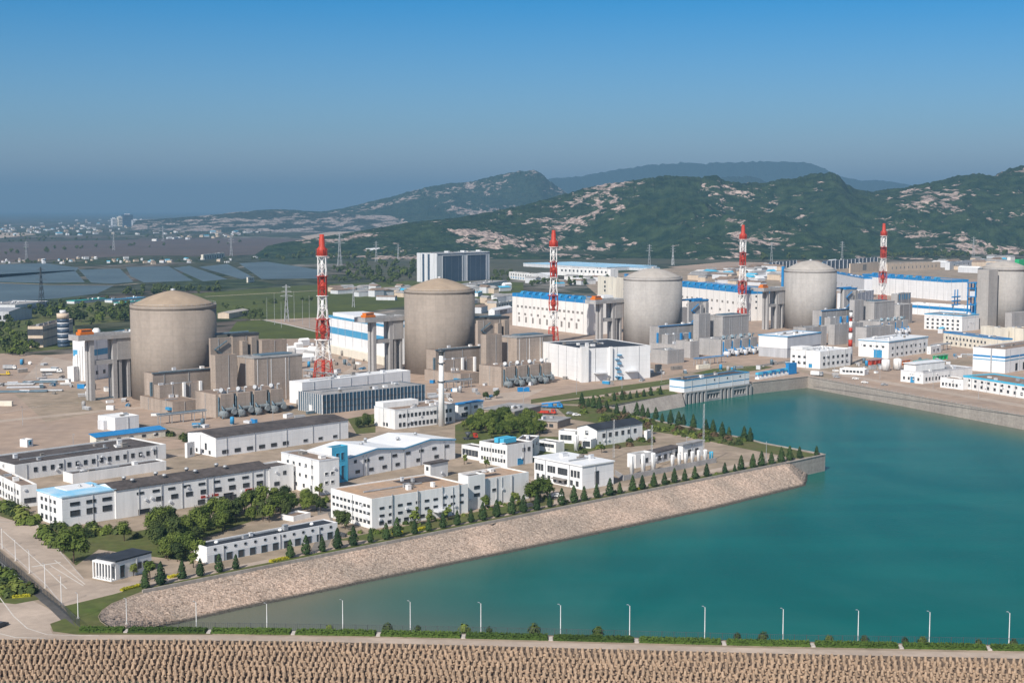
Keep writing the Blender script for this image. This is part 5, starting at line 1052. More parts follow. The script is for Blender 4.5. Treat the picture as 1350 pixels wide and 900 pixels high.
bld('warehouse', 'long grey building with a flat roof behind the curved-roof hall', (20,402), 409, r=(64,396.5), l=-30, wm='palegrey', rm='roof_grey')
bld('warehouse', 'low tan warehouse with a pale gable roof behind the nearest reactor', (302,413), 420, r=(327.5,408.5), l=287, wm='beige', rm='dome_grey', roof='gable_u', rise=1.4)
for i, (x0, x1, y, mm, ds) in enumerate(((88,140,395.5,'teal','turquoise'),(138,192,394,'bandblue','sky-blue'),(150,196,398,'teal','short turquoise'))):
    bld('market_shed', 'long low shed with a '+ds+' sheet roof beyond the trees', (x0+10,y+1.5), y+5, r=(x1,y-2), l=x0, wm='palegrey', rm=mm, roof='slab')
bld('viewing_hall', 'pale hall with dark openings standing on the far pond bank', (268,335.5), 342.5, r=(296,333), l=265, wm='cream', rm='roof_white', wins=[('R',.05,.95,8,.1,.7,5,'dark')])
bld('pump_hut', 'small tan hut with two storeys at the edge of the ponds', (327,365.5), 372.5, r=(335,364.5), l=325, wm='cream', rm='roof_brown', wins=[('R',.2,.8,2,.4,.7,2,'dark')])
bld('hostel_building', 'white row building with many windows and a dark roof behind the blue-roofed hall', (703,361), 371, l=(671,358), r=712, wm='white', rm='roof_dark', wins=[('L',.05,.95,9,.55,.78,2.6,'dark'),('L',.05,.95,9,.15,.38,2.6,'bluedoor')])
bld('hostel_building', 'white row building with dark windows next to the pale roofless hall', (805,355), 366, l=(735,352), r=815, wm='white', rm='roof_dark', wins=[('L',.05,.95,12,.5,.75,3.2,'dark')])
bld('depot_hall', 'pale plain hall between the two white window rows', (722,363), 371, l=(703,361), r=735, wm='palegrey', rm='roof_white', roof='gable_u', rise=3)
for i, (fx, fy, ba, lx, ly, rx) in enumerate(((800,352.5,357,690,347,866),(853,353.5,357,770,350,870))):
    bld('solar_shed', ('very wide' if i == 0 else 'narrower')+' low shed with a pale blue roof below the wooded hill', (fx,fy), ba, l=(lx,ly), r=rx, wm='palegrey', rm='roof_lightblue', roof='slab')
bld('tent_hall', 'low hall with a pink red roof among the pale blue roofs', (795,350), 353.5, l=(766,348), r=812, wm='palegrey', rm='red', roof='slab')
bld('warehouse', 'white low warehouse with a grey gable wall beside the second reactor', (652,409), 416, r=(675,405), l=644, wm='white', rm='roof_white', roof='gable_u', rise=2, wins=[('R',.05,.95,1,.1,.8,20,'louver')])
bld('store_building', 'cream store building behind the white low warehouse', (655,400), 407, r=(676,396), l=650, wm='cream', rm='roof_grey', wins=[('R',.1,.9,5,.3,.7,2,'dark')])
bld('store_building', 'white store with a blue roof edge beyond the shoulder of the second reactor', (630,386), 391, r=(636,384), l=622, wm='white', rm='cyan', roof='slab')
bld('long_hall', 'long pale service hall at the foot of the grey industrial block', (628,376), 381, r=(668,370), l=600, wm='palegrey', rm='roof_grey', roof='slab')
B = bld('colonnade_building', 'long dark building with pale pilasters behind the fourth reactor', (1090,344), 356, r=(1157,339), l=1085, wm='panelnavy', rm='roof_grey')
for i in range(14): MB().box(B.Lu*i/13-.6,B.Lu*i/13+.6,-.8,-.02,0,B.h).build('pilaster','palegrey',B.root)
B = bld('colonnade_building', 'distant dark pilastered building half hidden by the fourth reactor', (1018,346), 356, r=(1050,343), l=1014, wm='panelnavy', rm='roof_grey')
for i in range(8): MB().box(B.Lu*i/7-.6,B.Lu*i/7+.6,-.8,-.02,0,B.h).build('pilaster','palegrey',B.root)
bld('office_building', 'beige block with a white middle bay behind the large white turbine hall', (1121,347.5), 360, r=(1158,345), l=1119.5, wm='beige', rm='roof_grey', wins=[('R',.35,.65,1,.2,.8,16,'louver')])
bld('warehouse', 'long tan warehouse behind the large white turbine hall', (1170,348), 358, r=(1240,345), l=1166, wm='beige', rm='dome_grey', wins=[('R',.05,.95,12,.3,.6,3,'louver')])
bld('warehouse', 'pale warehouse with dark openings near the green-clad building', (1252,346), 356, r=(1300,341), l=1246, wm='palegrey', rm='roof_grey', wins=[('R',.05,.95,7,.2,.7,4,'dark')])
bld('green_building', 'bright green clad building at the edge beside the buttressed reactor', (1343,342), 360, r=(1390,340), l=1338, wm='green', rm='roof_white')
# ================================================================== plants
rr = random.Random(21)
def leafquad(b, c, s, n, rnd):
    n = n.normalized(); a = n.orthogonal().normalized(); t = rnd.uniform(0, 6.28)
    u = (a*math.cos(t)+n.cross(a)*math.sin(t))*s; v = n.cross(u)
    b.add([c-u*.5-v*.35, c+u*.5-v*.35, c+u*.42+v*.4, c-u*.42+v*.4], [(0,1,2,3)])
def conifer_mesh(seed, n=420):
    r = random.Random(seed); b = MB()
    for i in range(n):
        t = r.random()**1.35; z = .45+t*5.35; R = 1.62*(1-t)**.62*min(1,.55+t*3)+.06; a = r.uniform(0, 6.283); q = R*(r.uniform(.35, 1.0)**.5)*(1+.16*math.sin(a*3+seed+z*2))
        c = Vector((q*math.cos(a), q*math.sin(a), z)); leafquad(b, c, r.uniform(.45, .8)*(1-.45*t), Vector((math.cos(a), math.sin(a), r.uniform(.2, 1.1))), r)
    c = MB(); c.tube((0,0,-.2),(0,0,4.6),.16,.04,6)
    return b.mesh('crown', 'needle'), c.mesh('trunk', 'trunk')
def tree_mesh(seed, leaf, n=1000, hgt=7.0, wid=3.0, ncl=13, ls=.75, low=.28):
    if n > 700: n = int(n*2.2); ls *= .62; ncl += 6
    r = random.Random(seed); b = MB(); t = MB(); cl = []
    t.tube((0,0,-.3),(.1,.05,hgt*.42),.2,.13,6); top = Vector((.1,.05,hgt*.42))
    for k in range(ncl):
        a = r.uniform(0, 6.283); q = wid*math.sqrt(r.random())*.72; z = hgt*r.uniform(low+.12, .86); q *= (1-.55*max(0, (z/hgt-.45)/.5))
        c = Vector((q*math.cos(a), q*math.sin(a), z)); cl.append((c, wid*r.uniform(.26, .46)))
        if k < 6: t.tube(top-Vector((0,0,r.uniform(0,hgt*.15))), c, .09, .03, 5)
    for i in range(n):
        c, s = r.choice(cl); d = Vector((r.gauss(0,1), r.gauss(0,1), r.gauss(0,1)*.8)).normalized()
        p = c+d*s*(r.random()**.5)*r.choice((1,1,1,1.35))
        leafquad(b, p, ls*r.uniform(.6, 1.2), d+Vector((0,0,.5)), r)
    return b.mesh('crown', leaf), t.mesh('trunk', 'trunk')
def bush_mesh(seed, leaf, n=200, wid=1.3, hgt=1.4):
    r = random.Random(seed); b = MB()
    for i in range(n):
        d = Vector((r.gauss(0,1), r.gauss(0,1), abs(r.gauss(0,1)))).normalized(); q = r.random()**.35*(1+.2*math.sin(5*math.atan2(d.y,d.x)+seed))
        leafquad(b, Vector((d.x*wid*q, d.y*wid*q, d.z*hgt*q+.05)), r.uniform(.35,.6), d+Vector((0,0,.3)), r)
    return b.mesh('foliage', leaf), None
CON = [conifer_mesh(s) for s in (1,2,3)]
TR = [tree_mesh(4,'leaf'), tree_mesh(5,'leaf',1100,7.5,3.4,15), tree_mesh(6,'leaf_dark',1000,6.5,3.2,14), tree_mesh(7,'leaf_light',800,6.5,2.6,11), tree_mesh(8,'leaf_dark',900,8,2.6,13)]
SPARSE = [tree_mesh(9,'leaf_light',380,6.5,2.3,9,.6), tree_mesh(10,'leaf',420,7,2.4,10,.6)]
BU = [bush_mesh(1,'leaf'), bush_mesh(2,'leaf_dark'), bush_mesh(3,'leaf_light'), bush_mesh(4,'leaf_red')]
FARM = [tree_mesh(11,'leaf_dark',260,7,3.4,9,1.5), tree_mesh(12,'leaf',260,6.5,3.6,9,1.5), tree_mesh(13,'leaf_dark',240,6,3.8,8,1.6)]
def plant(kind, name, px, base, scale, label, cat, group=None, sz=1.0, p=None):
    c, t = kind; p = p or G(px, base)
    if t is None and True:
        o = put(name, c, None, (p.x, p.y, .03), rr.uniform(0, 6.28)); o.scale = (scale, scale, scale*sz); return tag(o, label, cat, group)
    o = empty(name, (p.x, p.y, .03), rr.uniform(0, 6.28), label, cat, group); o.scale = (scale, scale, scale*sz)
    put('crown', c, o); put('trunk', t, o); return o
def inpoly(x, y, P):
    c = False
    for i in range(len(P)):
        (x1, y1), (x2, y2) = P[i], P[i-1]
        if (y1 > y) != (y2 > y) and x < (x2-x1)*(y-y1)/(y2-y1)+x1: c = not c
    return c
def scatter(P, n):
    xs = [p[0] for p in P]; ys = [p[1] for p in P]; out = []; k = 0
    while len(out) < n and k < 20000:
        k += 1; x, y = rr.uniform(min(xs), max(xs)), rr.uniform(min(ys), max(ys))
        if inpoly(x, y, P): out.append((x, y))
    return sorted(out, key=lambda q: -q[1])
# conifer row along the parapet
row = [(191.5,776),(212,771.5),(240,764),(264,760),(289,755),(311,751),(382.7,736),(403.5,732),(425,728),(445,724),(466,720),(488.5,716),(509,712),(523.5,708.5),(546.7,705),(565,701),(584,697),(602.7,693.3),(621,689.5),(636.5,686.7),(654.7,682.5),(674.7,678.7),(690,676),(707.5,673.3),(724.8,669.3),(740.5,666.7),(756.5,663.5),(770,660.5),(786.7,657),(804,654.3),(817,651.5),(834,648),(846.7,646),(862,642.7),(876,640),(889,637),(902.7,634.7),(916,632),(931.5,629),(955.5,625),(968.5,622.4),(977,620.5),(992.5,617.7),(1004,615.3),(1017,612.8),(1030,610.3),(1041,608),(1054,605.3)]
for i, (x, y) in enumerate(row):
    s = {38: .95, 39: .8, 40: .55, 5: .8, 3: .8}.get(i, rr.uniform(.78, 1.18))
    if i < 4: s *= 1.15
    plant(CON[i % 3], 'conifer_tree', x, y-1.2, s*1.0, ORD[i]+' conifer from the gatehouse end of the row along the parapet wall', 'tree', 'clipped conifers along the parapet wall')
frow = [(767,534.7),(775.5,536),(782,537.5),(790,540),(800,541.5),(813,546),(823,547),(839.5,548.5),(847,550),(854,551),(864.5,552.5),(873,557),(884,558.7),(894.7,561),(901,561.5),(914,565),(930.7,569.5),(940,572),(952,574.5),(961,575.5),(981,580),(989,581.5)]
for i, (x, y) in enumerate(frow):
    plant(CON[i % 3], 'conifer_tree', x, y, rr.uniform(.85, 1.35), ORD[i]+' dark conifer counted from the depot shed along the bank above the basin', 'tree', 'conifers on the bank above the basin')
brow = [(810,528.3),(820,527),(830.7,525.5),(839.5,524),(849,522.7),(858,521.5),(870.7,520)]
for i, (x, y) in enumerate(brow):
    plant(CON[i % 3], 'conifer_tree', x, y, rr.uniform(.75, 1.0), ORD[i]+' small conifer on the verge towards the pump house above the lined bank', 'tree', 'conifers beside the lined bank')
plant(CON[1], 'conifer_tree', 1076.5, 601, .8, 'lone conifer at the very tip above the end wall', 'tree')
# shrubs of the bank
bank = [(752,534),(800,541),(835,549),(870,557),(930,570),(985,580),(975,588),(930,582),(880,571),(840,566),(780,552)]
for x, y in scatter(bank, 95):
    k = rr.choice((0,1,1,2,3,3)); plant(BU[k], 'shrub', x, y, rr.uniform(.9, 1.9), ['green','dark green','pale green','reddish'][k]+' shrub growing on the bank above the basin', 'shrub', 'shrubs on the bank above the basin: '+['green','dark','pale','reddish'][k])
for x, y in scatter([(770,524),(880,511),(890,517),(800,532)], 24): plant(BU[rr.choice((0,1,3))], 'shrub', x, y, rr.uniform(.7,1.2), 'low shrub on the verge between the quay road and lined bank', 'shrub', 'shrubs on the quay verge')
# campus trees near the entrance
def T(k, x, y, s, label, g=None, sz=1.0, cat='tree', nm='broadleaf_tree'): return plant(TR[k], nm, x, y, s, label, cat, g, sz)
T(1,97,742,1.55,'big spreading tree with broad crown standing by the gatehouse','' or None,1.0)
T(0,84,728,1.15,'rounded green tree behind the big spreading tree by the gatehouse')
T(0,164,713,1.0,'round green tree below the sky-blue roofed block')
T(3,198,764,.95,'pale green tree in front of the gatehouse window wall'); T(3,176,759,.62,'small pale tree at the corner of the gatehouse')
T(4,232,722,1.4,'tall dark tree between the gatehouse and the garage row'); T(1,245,735,1.15,'broad tree at the end of the garage row'); T(0,262,738,1.0,'tree leaning over the garage row gable'); T(3,255,748,.8,'pale tree on the lawn by the garage row')
for i,(x,y) in enumerate(scatter([(190,712),(205,690),(262,684),(300,676),(385,658),(425,676),(372,686),(330,692),(262,712),(238,742),(205,735)], 85)):
    T(rr.choice((0,1,2,2,4)), x, y, rr.uniform(.7,1.15), 'dark green tree in the dense belt between the vented hall and the garage row', 'trees in the belt behind the garage row')
for x,y in scatter([(0,665),(25,668),(55,690),(75,712),(90,726),(70,722),(45,700),(20,688),(0,682)], 26): plant(BU[rr.choice((0,1,2))], 'shrub', x, y, rr.uniform(1.3,2.6), 'dense green shrub on the verge of the entrance road', 'shrub', 'shrubs on the entrance road verge')
for x,y in scatter([(52,693),(150,698),(200,700),(200,712),(120,712),(72,706)], 22): plant(BU[rr.choice((0,1,1,2))], 'shrub', x, y, rr.uniform(1.0,2.0), 'green shrub in the bed below the sky-blue roofed block', 'shrub', 'shrubs below the blue-roofed block')
for x,y in scatter([(-10,742),(8,748),(30,770),(40,782),(10,788),(-10,788)], 20): plant(BU[rr.choice((0,1,2))], 'shrub', x, y, rr.uniform(1.2,2.2), 'dark green shrub in the island bed beside the dike road', 'shrub', 'shrubs in the island bed')
for i,(x,y) in enumerate(((345,668),(362,664),(376,662))): T((0,3,2)[i],x,y,(1.2,1.05,1.0)[i],('tall','pale','dark')[i]+' tree in front of the end block of the vented hall')
plant(SPARSE[0],'broadleaf_tree',344,676,1.35,'thin pale tree before the white end block','tree')
T(2,455,697,1.0,'dark tree at the corner of the tan-roofed factory'); T(2,446,690,.8,'small dark tree behind the far end of the garage row')
for i,(x,y,k) in enumerate(((421,655,0),(548,692,3),(568,689,0),(590,686,3))): plant(SPARSE[k % 2],'broadleaf_tree',x,y,(.95,1.0,.85,.9)[i],('thin young tree under the blue stair tower','pale young tree at the middle of the tan-roofed factory front','thin green tree beside the factory canopy','small pale tree near the factory stair tower')[i],'tree')
for i,(x,y,s,k) in enumerate(((640,672,.9,3),(679,668,.9,3),(700,664,1.2,0),(712,660,1.25,1),(722,654,1.0,0),(706,652,.9,3))): T(k,x,y,s,('pale tree before the blank factory extension','pale tree at the corner of the blank factory extension','tall tree on the lawn before the white warehouse','broad tree nearest the white warehouse','tree under the warehouse canopy','pale small tree behind the trees by the warehouse')[i])
for i,(x,y) in enumerate(((612,612),(641,618),(774,585),(793,597),(860,572))): plant(SPARSE[i%2],'broadleaf_tree',x,y,.8,('thin tree beside the laboratory wing','thin tree in front of the laboratory','thin tree before the gas hall','thin tree behind the white warehouse','thin tree by the bank hut')[i],'tree')
clump = [(606,571),(609,560),(622,553),(645,548),(672,551),(700,556),(720,566),(716,574),(690,578),(650,578),(620,576)]
for x,y in scatter(clump, 75): T(rr.choice((0,0,1,3)), x, y, rr.uniform(.75,1.05), 'green tree in the dense clump between the laboratory and the brown-roofed office', 'trees in the clump behind the laboratory')
for x,y in scatter([(462,560),(492,551),(495,562),(472,567)], 7): T(rr.choice((0,2)), x, y, rr.uniform(.55,.8), 'small tree on the lawn beside the finned glass hall', 'trees beside the finned glass hall')
for x,y in ((655,525),(640,527)): T(2,x,y,.75,('dark round tree on the yard near the blue roof annex' if x>650 else 'second dark round tree on the yard before the depot shed'))
for x,y in scatter([(215,571),(252,576),(252,582),(215,582)], 9): plant(BU[1],'shrub',x,y,rr.uniform(1.2,2.0),'dark shrub at the end of the blue-roofed small shed','shrub','shrubs by the blue-roofed shed')
for x,y in scatter([(0,603),(70,598),(120,588),(160,584),(205,579),(205,582),(120,594),(60,604),(0,610)], 22): plant(BU[rr.choice((0,1))],'shrub',x,y,rr.uniform(.9,1.6),'green shrub along the back of the long window wing','shrub','shrubs behind the window wing')
for x,y in scatter([(400,640),(425,655),(436,664),(430,672),(405,664),(388,652)], 10): plant(BU[rr.choice((0,1,2))],'shrub',x,y,rr.uniform(.9,1.5),'shrub in the bed under the three storey annex','shrub','shrubs under the annex')
for x,y in scatter([(745,578),(800,574),(862,576),(862,585),(800,594),(770,600)], 30): plant(BU[rr.choice((0,1,2,3))],'shrub',x,y,rr.uniform(.8,1.6),'shrub among the gas cylinders and huts','shrub','shrubs among the gas plant')
for x,y in scatter([(441,707),(500,697),(640,668),(720,654),(720,658),(640,674),(500,704)], 34): plant(BU[rr.choice((0,1,2,2))],'shrub',x,y,rr.uniform(.5,1.0),'low shrub at the foot of the tan-roofed factory','shrub','shrubs at the foot of the factory')
for x,y in scatter([(690,673),(790,653),(960,619),(955,624),(790,655)], 16): plant(BU[2],'shrub',x,y,rr.uniform(.5,.8),'low pale shrub between the conifers of the parapet row','shrub','low shrubs between the conifers')
# yellow and green clipped hedges
def hedge(name, pts, wd, ht, mt, label, group=None):
    P = [G(*p) for p in pts]; b = MB(); r = random.Random(int(pts[0][0])+5)
    for p, q in zip(P, P[1:]):
        d = q-p; ln = d.length; d.normalize(); n_ = Vector((-d.y, d.x, 0))
        for i in range(int(ln*30*max(.5, wd/1.6))):
            c = p+d*r.uniform(0, ln)+n_*r.uniform(-wd/2, wd/2); f = r.random()
            z = ht*(1-.25*r.random()) if f < .6 else ht*r.random()
            leafquad(b, Vector((c.x, c.y, z+.03)), r.uniform(.3,.5), Vector((r.gauss(0,.5), r.gauss(0,.5), 1)) if f < .6 else n_*(-1 if n_.y > 0 else 1)+Vector((r.gauss(0,.4), 0, .3)), r)
        A = [p+n_*wd*.4, p-n_*wd*.4, q-n_*wd*.4, q+n_*wd*.4]; b.prism([(v.x,v.y) for v in A][::-1], -.05, ht*.8)
    return tag(b.build(name, mt), label, 'hedge', group)
foliage('hedge_leaf', (.025,.05,.010), (.07,.115,.02)); foliage('hedge_yellow', (.22,.22,.015), (.48,.42,.03))
xs = [103,168,277,388,500,612,727,840,955,1072,1188,1304,1420]
def dy(x):
    pts = [(0,831),(100,831.5),(280,833),(500,836.6),(700,841.6),(1000,849.4),(1350,856),(1500,859)]
    for (a, ya), (b_, yb) in zip(pts, pts[1:]):
        if a <= x <= b_: return ya+(yb-ya)*(x-a)/(b_-a)
for i, (a, b_) in enumerate(zip(xs, xs[1:])):
    hedge('hedge', [(a+3,dy(a+3)),(b_-5,dy(b_-5))], 3.2, 1.05, 'hedge_leaf', ORD[i]+' stretch of clipped hedge along the dike road, counted from the entrance lawn', 'clipped hedges along the dike road')
    if i: MB().box(-.5,.5,-1.4,1.4,-.1,.35).build('paving', 'kerb', None, G(a-1, dy(a-1)))['kind'] = 'structure'
for x0,y0,x1,y1,w_,k in ((160,779,186,772,1.6,'beside the first conifers'),(222,762,236,759,1.6,'before the garage row gable'),(356,741,379,736,1.8,'along the garage row forecourt'),(518,704,530,702,2,'at the factory corner'),(550,699,562,696,2,'under the factory windows'),(836,646,845,644,1.6,'before the compound wall'),(690,668,700,666,1.6,'before the warehouse')):
    hedge('flower_hedge', [(x0,y0),(x1,y1)], w_, .7, 'hedge_yellow', 'yellow clipped hedge '+k)
for i,(x0,y0,x1,y1) in enumerate(((12,783,38,779),(16,788,40,786),(26,774,40,772))): hedge('flower_hedge', [(x0,y0),(x1,y1)], 1.3, .8, 'hedge_yellow', ('long','nearest','short')[i]+' yellow hedge band in the island bed by the dike road')
for i,(x,y,s) in enumerate(((434,828.5,.9),(511,830,1.3),(551,830.5,.9),(612,832,1.5),(645,832.5,.9),(704,834,1.7),(789,836,1.5),(972,841,1.0),(1006,842,1.3),(1093,844.5,1.1),(1140,845.5,1.1),(1193,846.5,.9),(1216,847,1.2),(1336,850,1.1),(1290,849,.9))):
    plant(BU[1 if i % 3 else 0],'shrub',x,y,s*.8,ORD[i]+' dark bush behind the dike fence, counted from the rock slope','shrub','bushes behind the dike fence',1.25)
# ================================================================== lamps and fences of the dike
def lamp(px, base, top, label, group, arm=1.0):
    p = G(px, base); hh = AT(px, top, p.y).z; root = empty('street_lamp', p, rr.uniform(-.3,.3), label, 'street lamp', group)
    b = MB(); b.tube((0,0,-.2),(0,0,hh-.3),.13,.08,8); b.build('pole','stackwhite',root)
    h_ = MB(); h_.tube((0,0,hh-.4),(-arm*.45,0,hh),.06,.05,5); h_.box(-arm*.45-.35,-arm*.45+.1,-.12,.12,hh-.05,hh+.06); h_.build('lamp_head','steel',root)
    MB().box(-.35,.35,-.35,.35,-.1,.25).build('footing','kerb',root)
for i,(x,b_,t_) in enumerate(((259,829,792),(352,829.5,794),(452,830.5,789.5),(541,832.5,791.5),(634,835,793.5),(739,838,796),(830,840,796.5),(929,842.5,798.5),(1032,844.5,801),(1131,847,803),(1225,848.5,805),(1330,850.5,806))):
    lamp(x,b_,t_,ORD[i]+' white lamp post along the dike hedge, counted from the rock slope','white lamp posts along the dike')
for i,(x,b_,t_) in enumerate(((3,723,695),(20.5,739,710),(39,755.5,724),(59.5,775,742),(81,796,758),(103,815,781),(167,822,788))):
    lamp(x,b_,t_,ORD[i]+' slim lamp post coming down the entrance road towards the dike','lamp posts of the entrance road',.7)
def fence(name, pts, hgt, sp_, label, mt='darksteel', bars=None, r=.05):
    P = [G(*p) for p in pts]; root = empty(name, P[0], 0, label, 'fence'); posts, rails, mesh = MB(), MB(), MB(); o = P[0]
    for p, q in zip(P, P[1:]):
        d = q-p; ln = d.length; n_ = max(1, int(ln/sp_))
        for i in range(n_): c = p+d*i/n_-o; posts.tube((c.x,c.y,-.1),(c.x,c.y,hgt+.1),r*1.4,r*1.4,4)
        for z in (.25, hgt): a, c = p-o, q-o; rails.tube((a.x,a.y,z),(c.x,c.y,z),r*.8,r*.8,4)
        if bars:
            nb = int(ln/bars)
            for i in range(nb): c = p+d*i/nb-o; mesh.tube((c.x,c.y,.25),(c.x,c.y,hgt),.034,.034,3)
    posts.build('post_row',mt,root)['kind'] = 'stuff'; rails.build('rail',mt,root)
    if bars: mesh.build('bars',mt,root)['kind'] = 'stuff'
fence('boundary_fence',[(140,828),(300,830.5),(500,833.5),(700,837.5),(1000,845.5),(1350,851.5),(1600,857)],2.0,3.0,'dark steel bar fence between the dike hedge and the basin',bars=.5)
fence('boundary_fence',[(-15,720),(6,741),(46,776),(80,804),(106,828)],2.2,3.0,'dark mesh fence running down beside the entrance road',bars=.45)
fence('boundary_fence',[(-20,728),(0,748),(40,783)],2.0,3.0,'pale rail fence along the island bed of the entrance road','steel')
fence('quay_railing',[(1066,496.3),(1350,547.7),(1700,610)],1.1,4,'thin steel railing on top of the long quay wall','steel',r=.06)
# ================================================================== pylons and masts
def pylon(px, base, top, label, w_=.16, mt='steel'):
    p = G(px, base); hh = AT(px, top, p.y).z; root = empty('power_pylon', p, rr.uniform(-.4,.4), label, 'pylon'); W = hh*w_/2; t = max(.25, hh*.006)
    legs, br, arms = MB(), MB(), MB(); R = lambda f: W*(1-f)**1.3+hh*.012
    lv = [0,.2,.38,.54,.68,.8,.9,1]
    for q in range(4):
        a, a2 = q*math.pi/2+.785, (q+1)*math.pi/2+.785
        for f0, f1 in zip(lv, lv[1:]):
            P = lambda an, f: (R(f)*math.cos(an), R(f)*math.sin(an), f*hh)
            legs.tube(P(a,f0),P(a,f1),t,t,4); br.tube(P(a,f0),P(a2,f1),t*.6,t*.6,3); br.tube(P(a2,f0),P(a,f1),t*.6,t*.6,3)
    for f, l in ((.68,.17),(.8,.14),(.92,.11)):
        for s in (-1,1): arms.tube((0,0,f*hh),(s*l*hh,0,f*hh+.01*hh),t,t*.6,4); arms.tube((0,0,f*hh+.05*hh),(s*l*hh,0,f*hh+.01*hh),t*.7,t*.6,4)
    legs.build('mast_legs',mt,root); br.build('bracing',mt,root); arms.build('cross_arm',mt,root)
for x,b_,t_,lb,mt in ((55,405,352,'dark slim lattice pylon in front of the near pond','darksteel'),(35,343,318,'pale pylon on the mudflat nearest the frame edge','steel'),(305,338,311,'pylon beside the pale hall on the pond bank','steel'),(448,350,307,'large pale pylon against the wooded hill foot','steel'),(496,345,318,'pylon over the wooded hill foot near the grey block','steel'),
    (525,345,322,'small pylon just before the grey industrial block','steel'),(856,350,322,'pylon seen over the pale blue roofs','steel'),(887,350,323,'pylon behind the dome of the third reactor','steel'),(1017,345,319,'pylon between the third and fourth reactors','steel'),(1110,342,318,'pylon behind the dark pilastered building','steel'),(1283,340,312,'pylon behind the white turbine hall','steel'),
    (378,424,375,'slim pylon standing in the green fields','steel'),(466,405,376,'pylon beyond the nearest lattice stack','steel'),(150,330,305,'faint pylon over the middle of the mudflat','steel'),(215,318,298,'faint pylon before the far town','steel')):
    pylon(x,b_,t_,lb,.14,mt)
for i,x in enumerate((352,362,371,388,399,408,419)):
    p = G(x, 424+(i%3)*4); o = MB(); o.tube((0,0,-.3),(0,0,24+i%2*6),.22,.1,5); tag(o.build('field_mast','steel',None,p),ORD[i]+' thin mast in the field in front of the nearest lattice stack','mast','thin masts in the field')
for x,b_,t_ in ((927,612,532),(859,620,560),(809,604,553)):
    p = G(x,b_); hh = AT(x,t_,p.y).z; root = empty('antenna_mast',p,.4,{927:'tallest thin lattice mast beside the compound of white tanks',859:'thin lattice mast rising behind the three big tanks',809:'thin lattice mast near the white warehouse gable'}[x],'mast'); b=MB(); c=MB()
    for q in range(3):
        a,a2=q*2.094,(q+1)*2.094; b.tube((.5*math.cos(a),.5*math.sin(a),-.2),(.3*math.cos(a),.3*math.sin(a),hh),.06,.05,4)
        for k in range(12): c.tube((.45*math.cos(a),.45*math.sin(a),hh*k/12),(.45*math.cos(a2),.45*math.sin(a2),hh*(k+1)/12),.035,.035,3)
    b.build('mast_legs','steel',root); c.build('bracing','steel',root)
for i,(x,b_) in enumerate(((690,533),(1010,611),(905,604),(872,503),(1160,500),(1290,526),(1230,512),(1100,495),(820,512),(760,520),(360,566),(30,560),(48,500),(97,600))):
    p = G(x,b_); root = empty('light_pole',p,rr.uniform(0,6),'slim light pole '+('by the depot shed','at the tip lawn','by the blue tank','beside the pump house','near the two fat tanks','before the long quay office','before the rooftop storey building','at the basin corner','on the verge before the white hall','at the start of the green verge','before the high blank hall','alone on the open yard','near the parked tank trailers','behind the long window wing')[i],'light pole')
    MB().tube((0,0,-.2),(0,0,9.5),.14,.08,6).build('pole','steel',root); MB().box(-1.2,.1,-.12,.12,9.4,9.6).build('lamp_head','steel',root)
# ================================================================== vehicles and yard goods
def wheels(root, xs, y, r):
    for x in xs:
        for s in (-1,1):
            w_ = MB(); w_.tube((x,s*y-.14,r),(x,s*y+.14,r),r,r,12); w_.build('wheel','darksteel',root)
def truck(px, base, ang, label, body, cab, kind='box', L_=8.0):
    root = empty('truck' if kind != 'tank' else 'tank_truck', G(px,base), ang, label, 'truck')
    wheels(root,(-L_*.36,-L_*.2,L_*.38),1.0,.5); MB().box(-L_/2,L_/2,-.8,.8,.55,.85).build('chassis','darksteel',root)
    if kind == 'tank': MB().tube((-L_/2,0,2.0),(L_*.22,0,2.0),1.15,1.15,16).build('tank',body,root)
    elif kind == 'flat': MB().box(-L_/2,L_*.22,-1.2,1.2,.86,1.1).build('bed',body,root)
    else: MB().box(-L_/2,L_*.22,-1.2,1.2,.86,3.2).build('cargo_box',body,root)
    c = MB(); c.add([(L_*.25,-1.15,.86),(L_*.5,-1.15,.86),(L_*.5,1.15,.86),(L_*.25,1.15,.86),(L_*.25,-1.1,2.9),(L_*.44,-1.1,2.9),(L_*.44,1.1,2.9),(L_*.25,1.1,2.9),(L_*.5,-1.15,1.9),(L_*.5,1.15,1.9)],[(4,5,6,7),(0,1,8,5,4),(2,3,7,6,9),(1,2,9,8),(8,9,6,5),(3,0,4,7)]); c.build('cab',cab,root)
    MB().add([(L_*.497,-1,1.95),(L_*.447,-1,2.8),(L_*.447,1,2.8),(L_*.497,1,1.95)],[(0,3,2,1)]).box(L_*.32,L_*.43,-1.17,-1.1,1.9,2.6).box(L_*.32,L_*.43,1.1,1.17,1.9,2.6).build('window','glass',root)
    return root
def car(px, base, ang, label, m_, group=None):
    root = empty('parked_car', G(px,base), ang, label, 'car', group); wheels(root,(-1.3,1.3),.78,.33)
    prof = [(-2.2,.35),(-2.2,.85),(-1.9,1.0),(-1.35,1.45),(.45,1.45),(1.15,1.0),(2.1,.85),(2.2,.35)]
    b = MB(); b.add([(x,-.85,z) for x,z in prof]+[(x,.85,z) for x,z in prof],[tuple(range(8))[::-1] if False else tuple(range(8)),tuple(range(15,7,-1))]+[(i,(i+1)%8,8+(i+1)%8,8+i)[::-1] for i in range(8)]); b.build('body',m_,root)
    MB().box(-1.2,.4,-.87,.87,1.02,1.38).add([(1.12,-.75,1.04),(.5,-.75,1.42),(.5,.75,1.42),(1.12,.75,1.04)],[(0,3,2,1)]).build('window','glass',root); return root
truck(68,491.5,.1,'white tank trailer parked on the bare yard before the glass-tower office','stackwhite','stackwhite','tank',14)
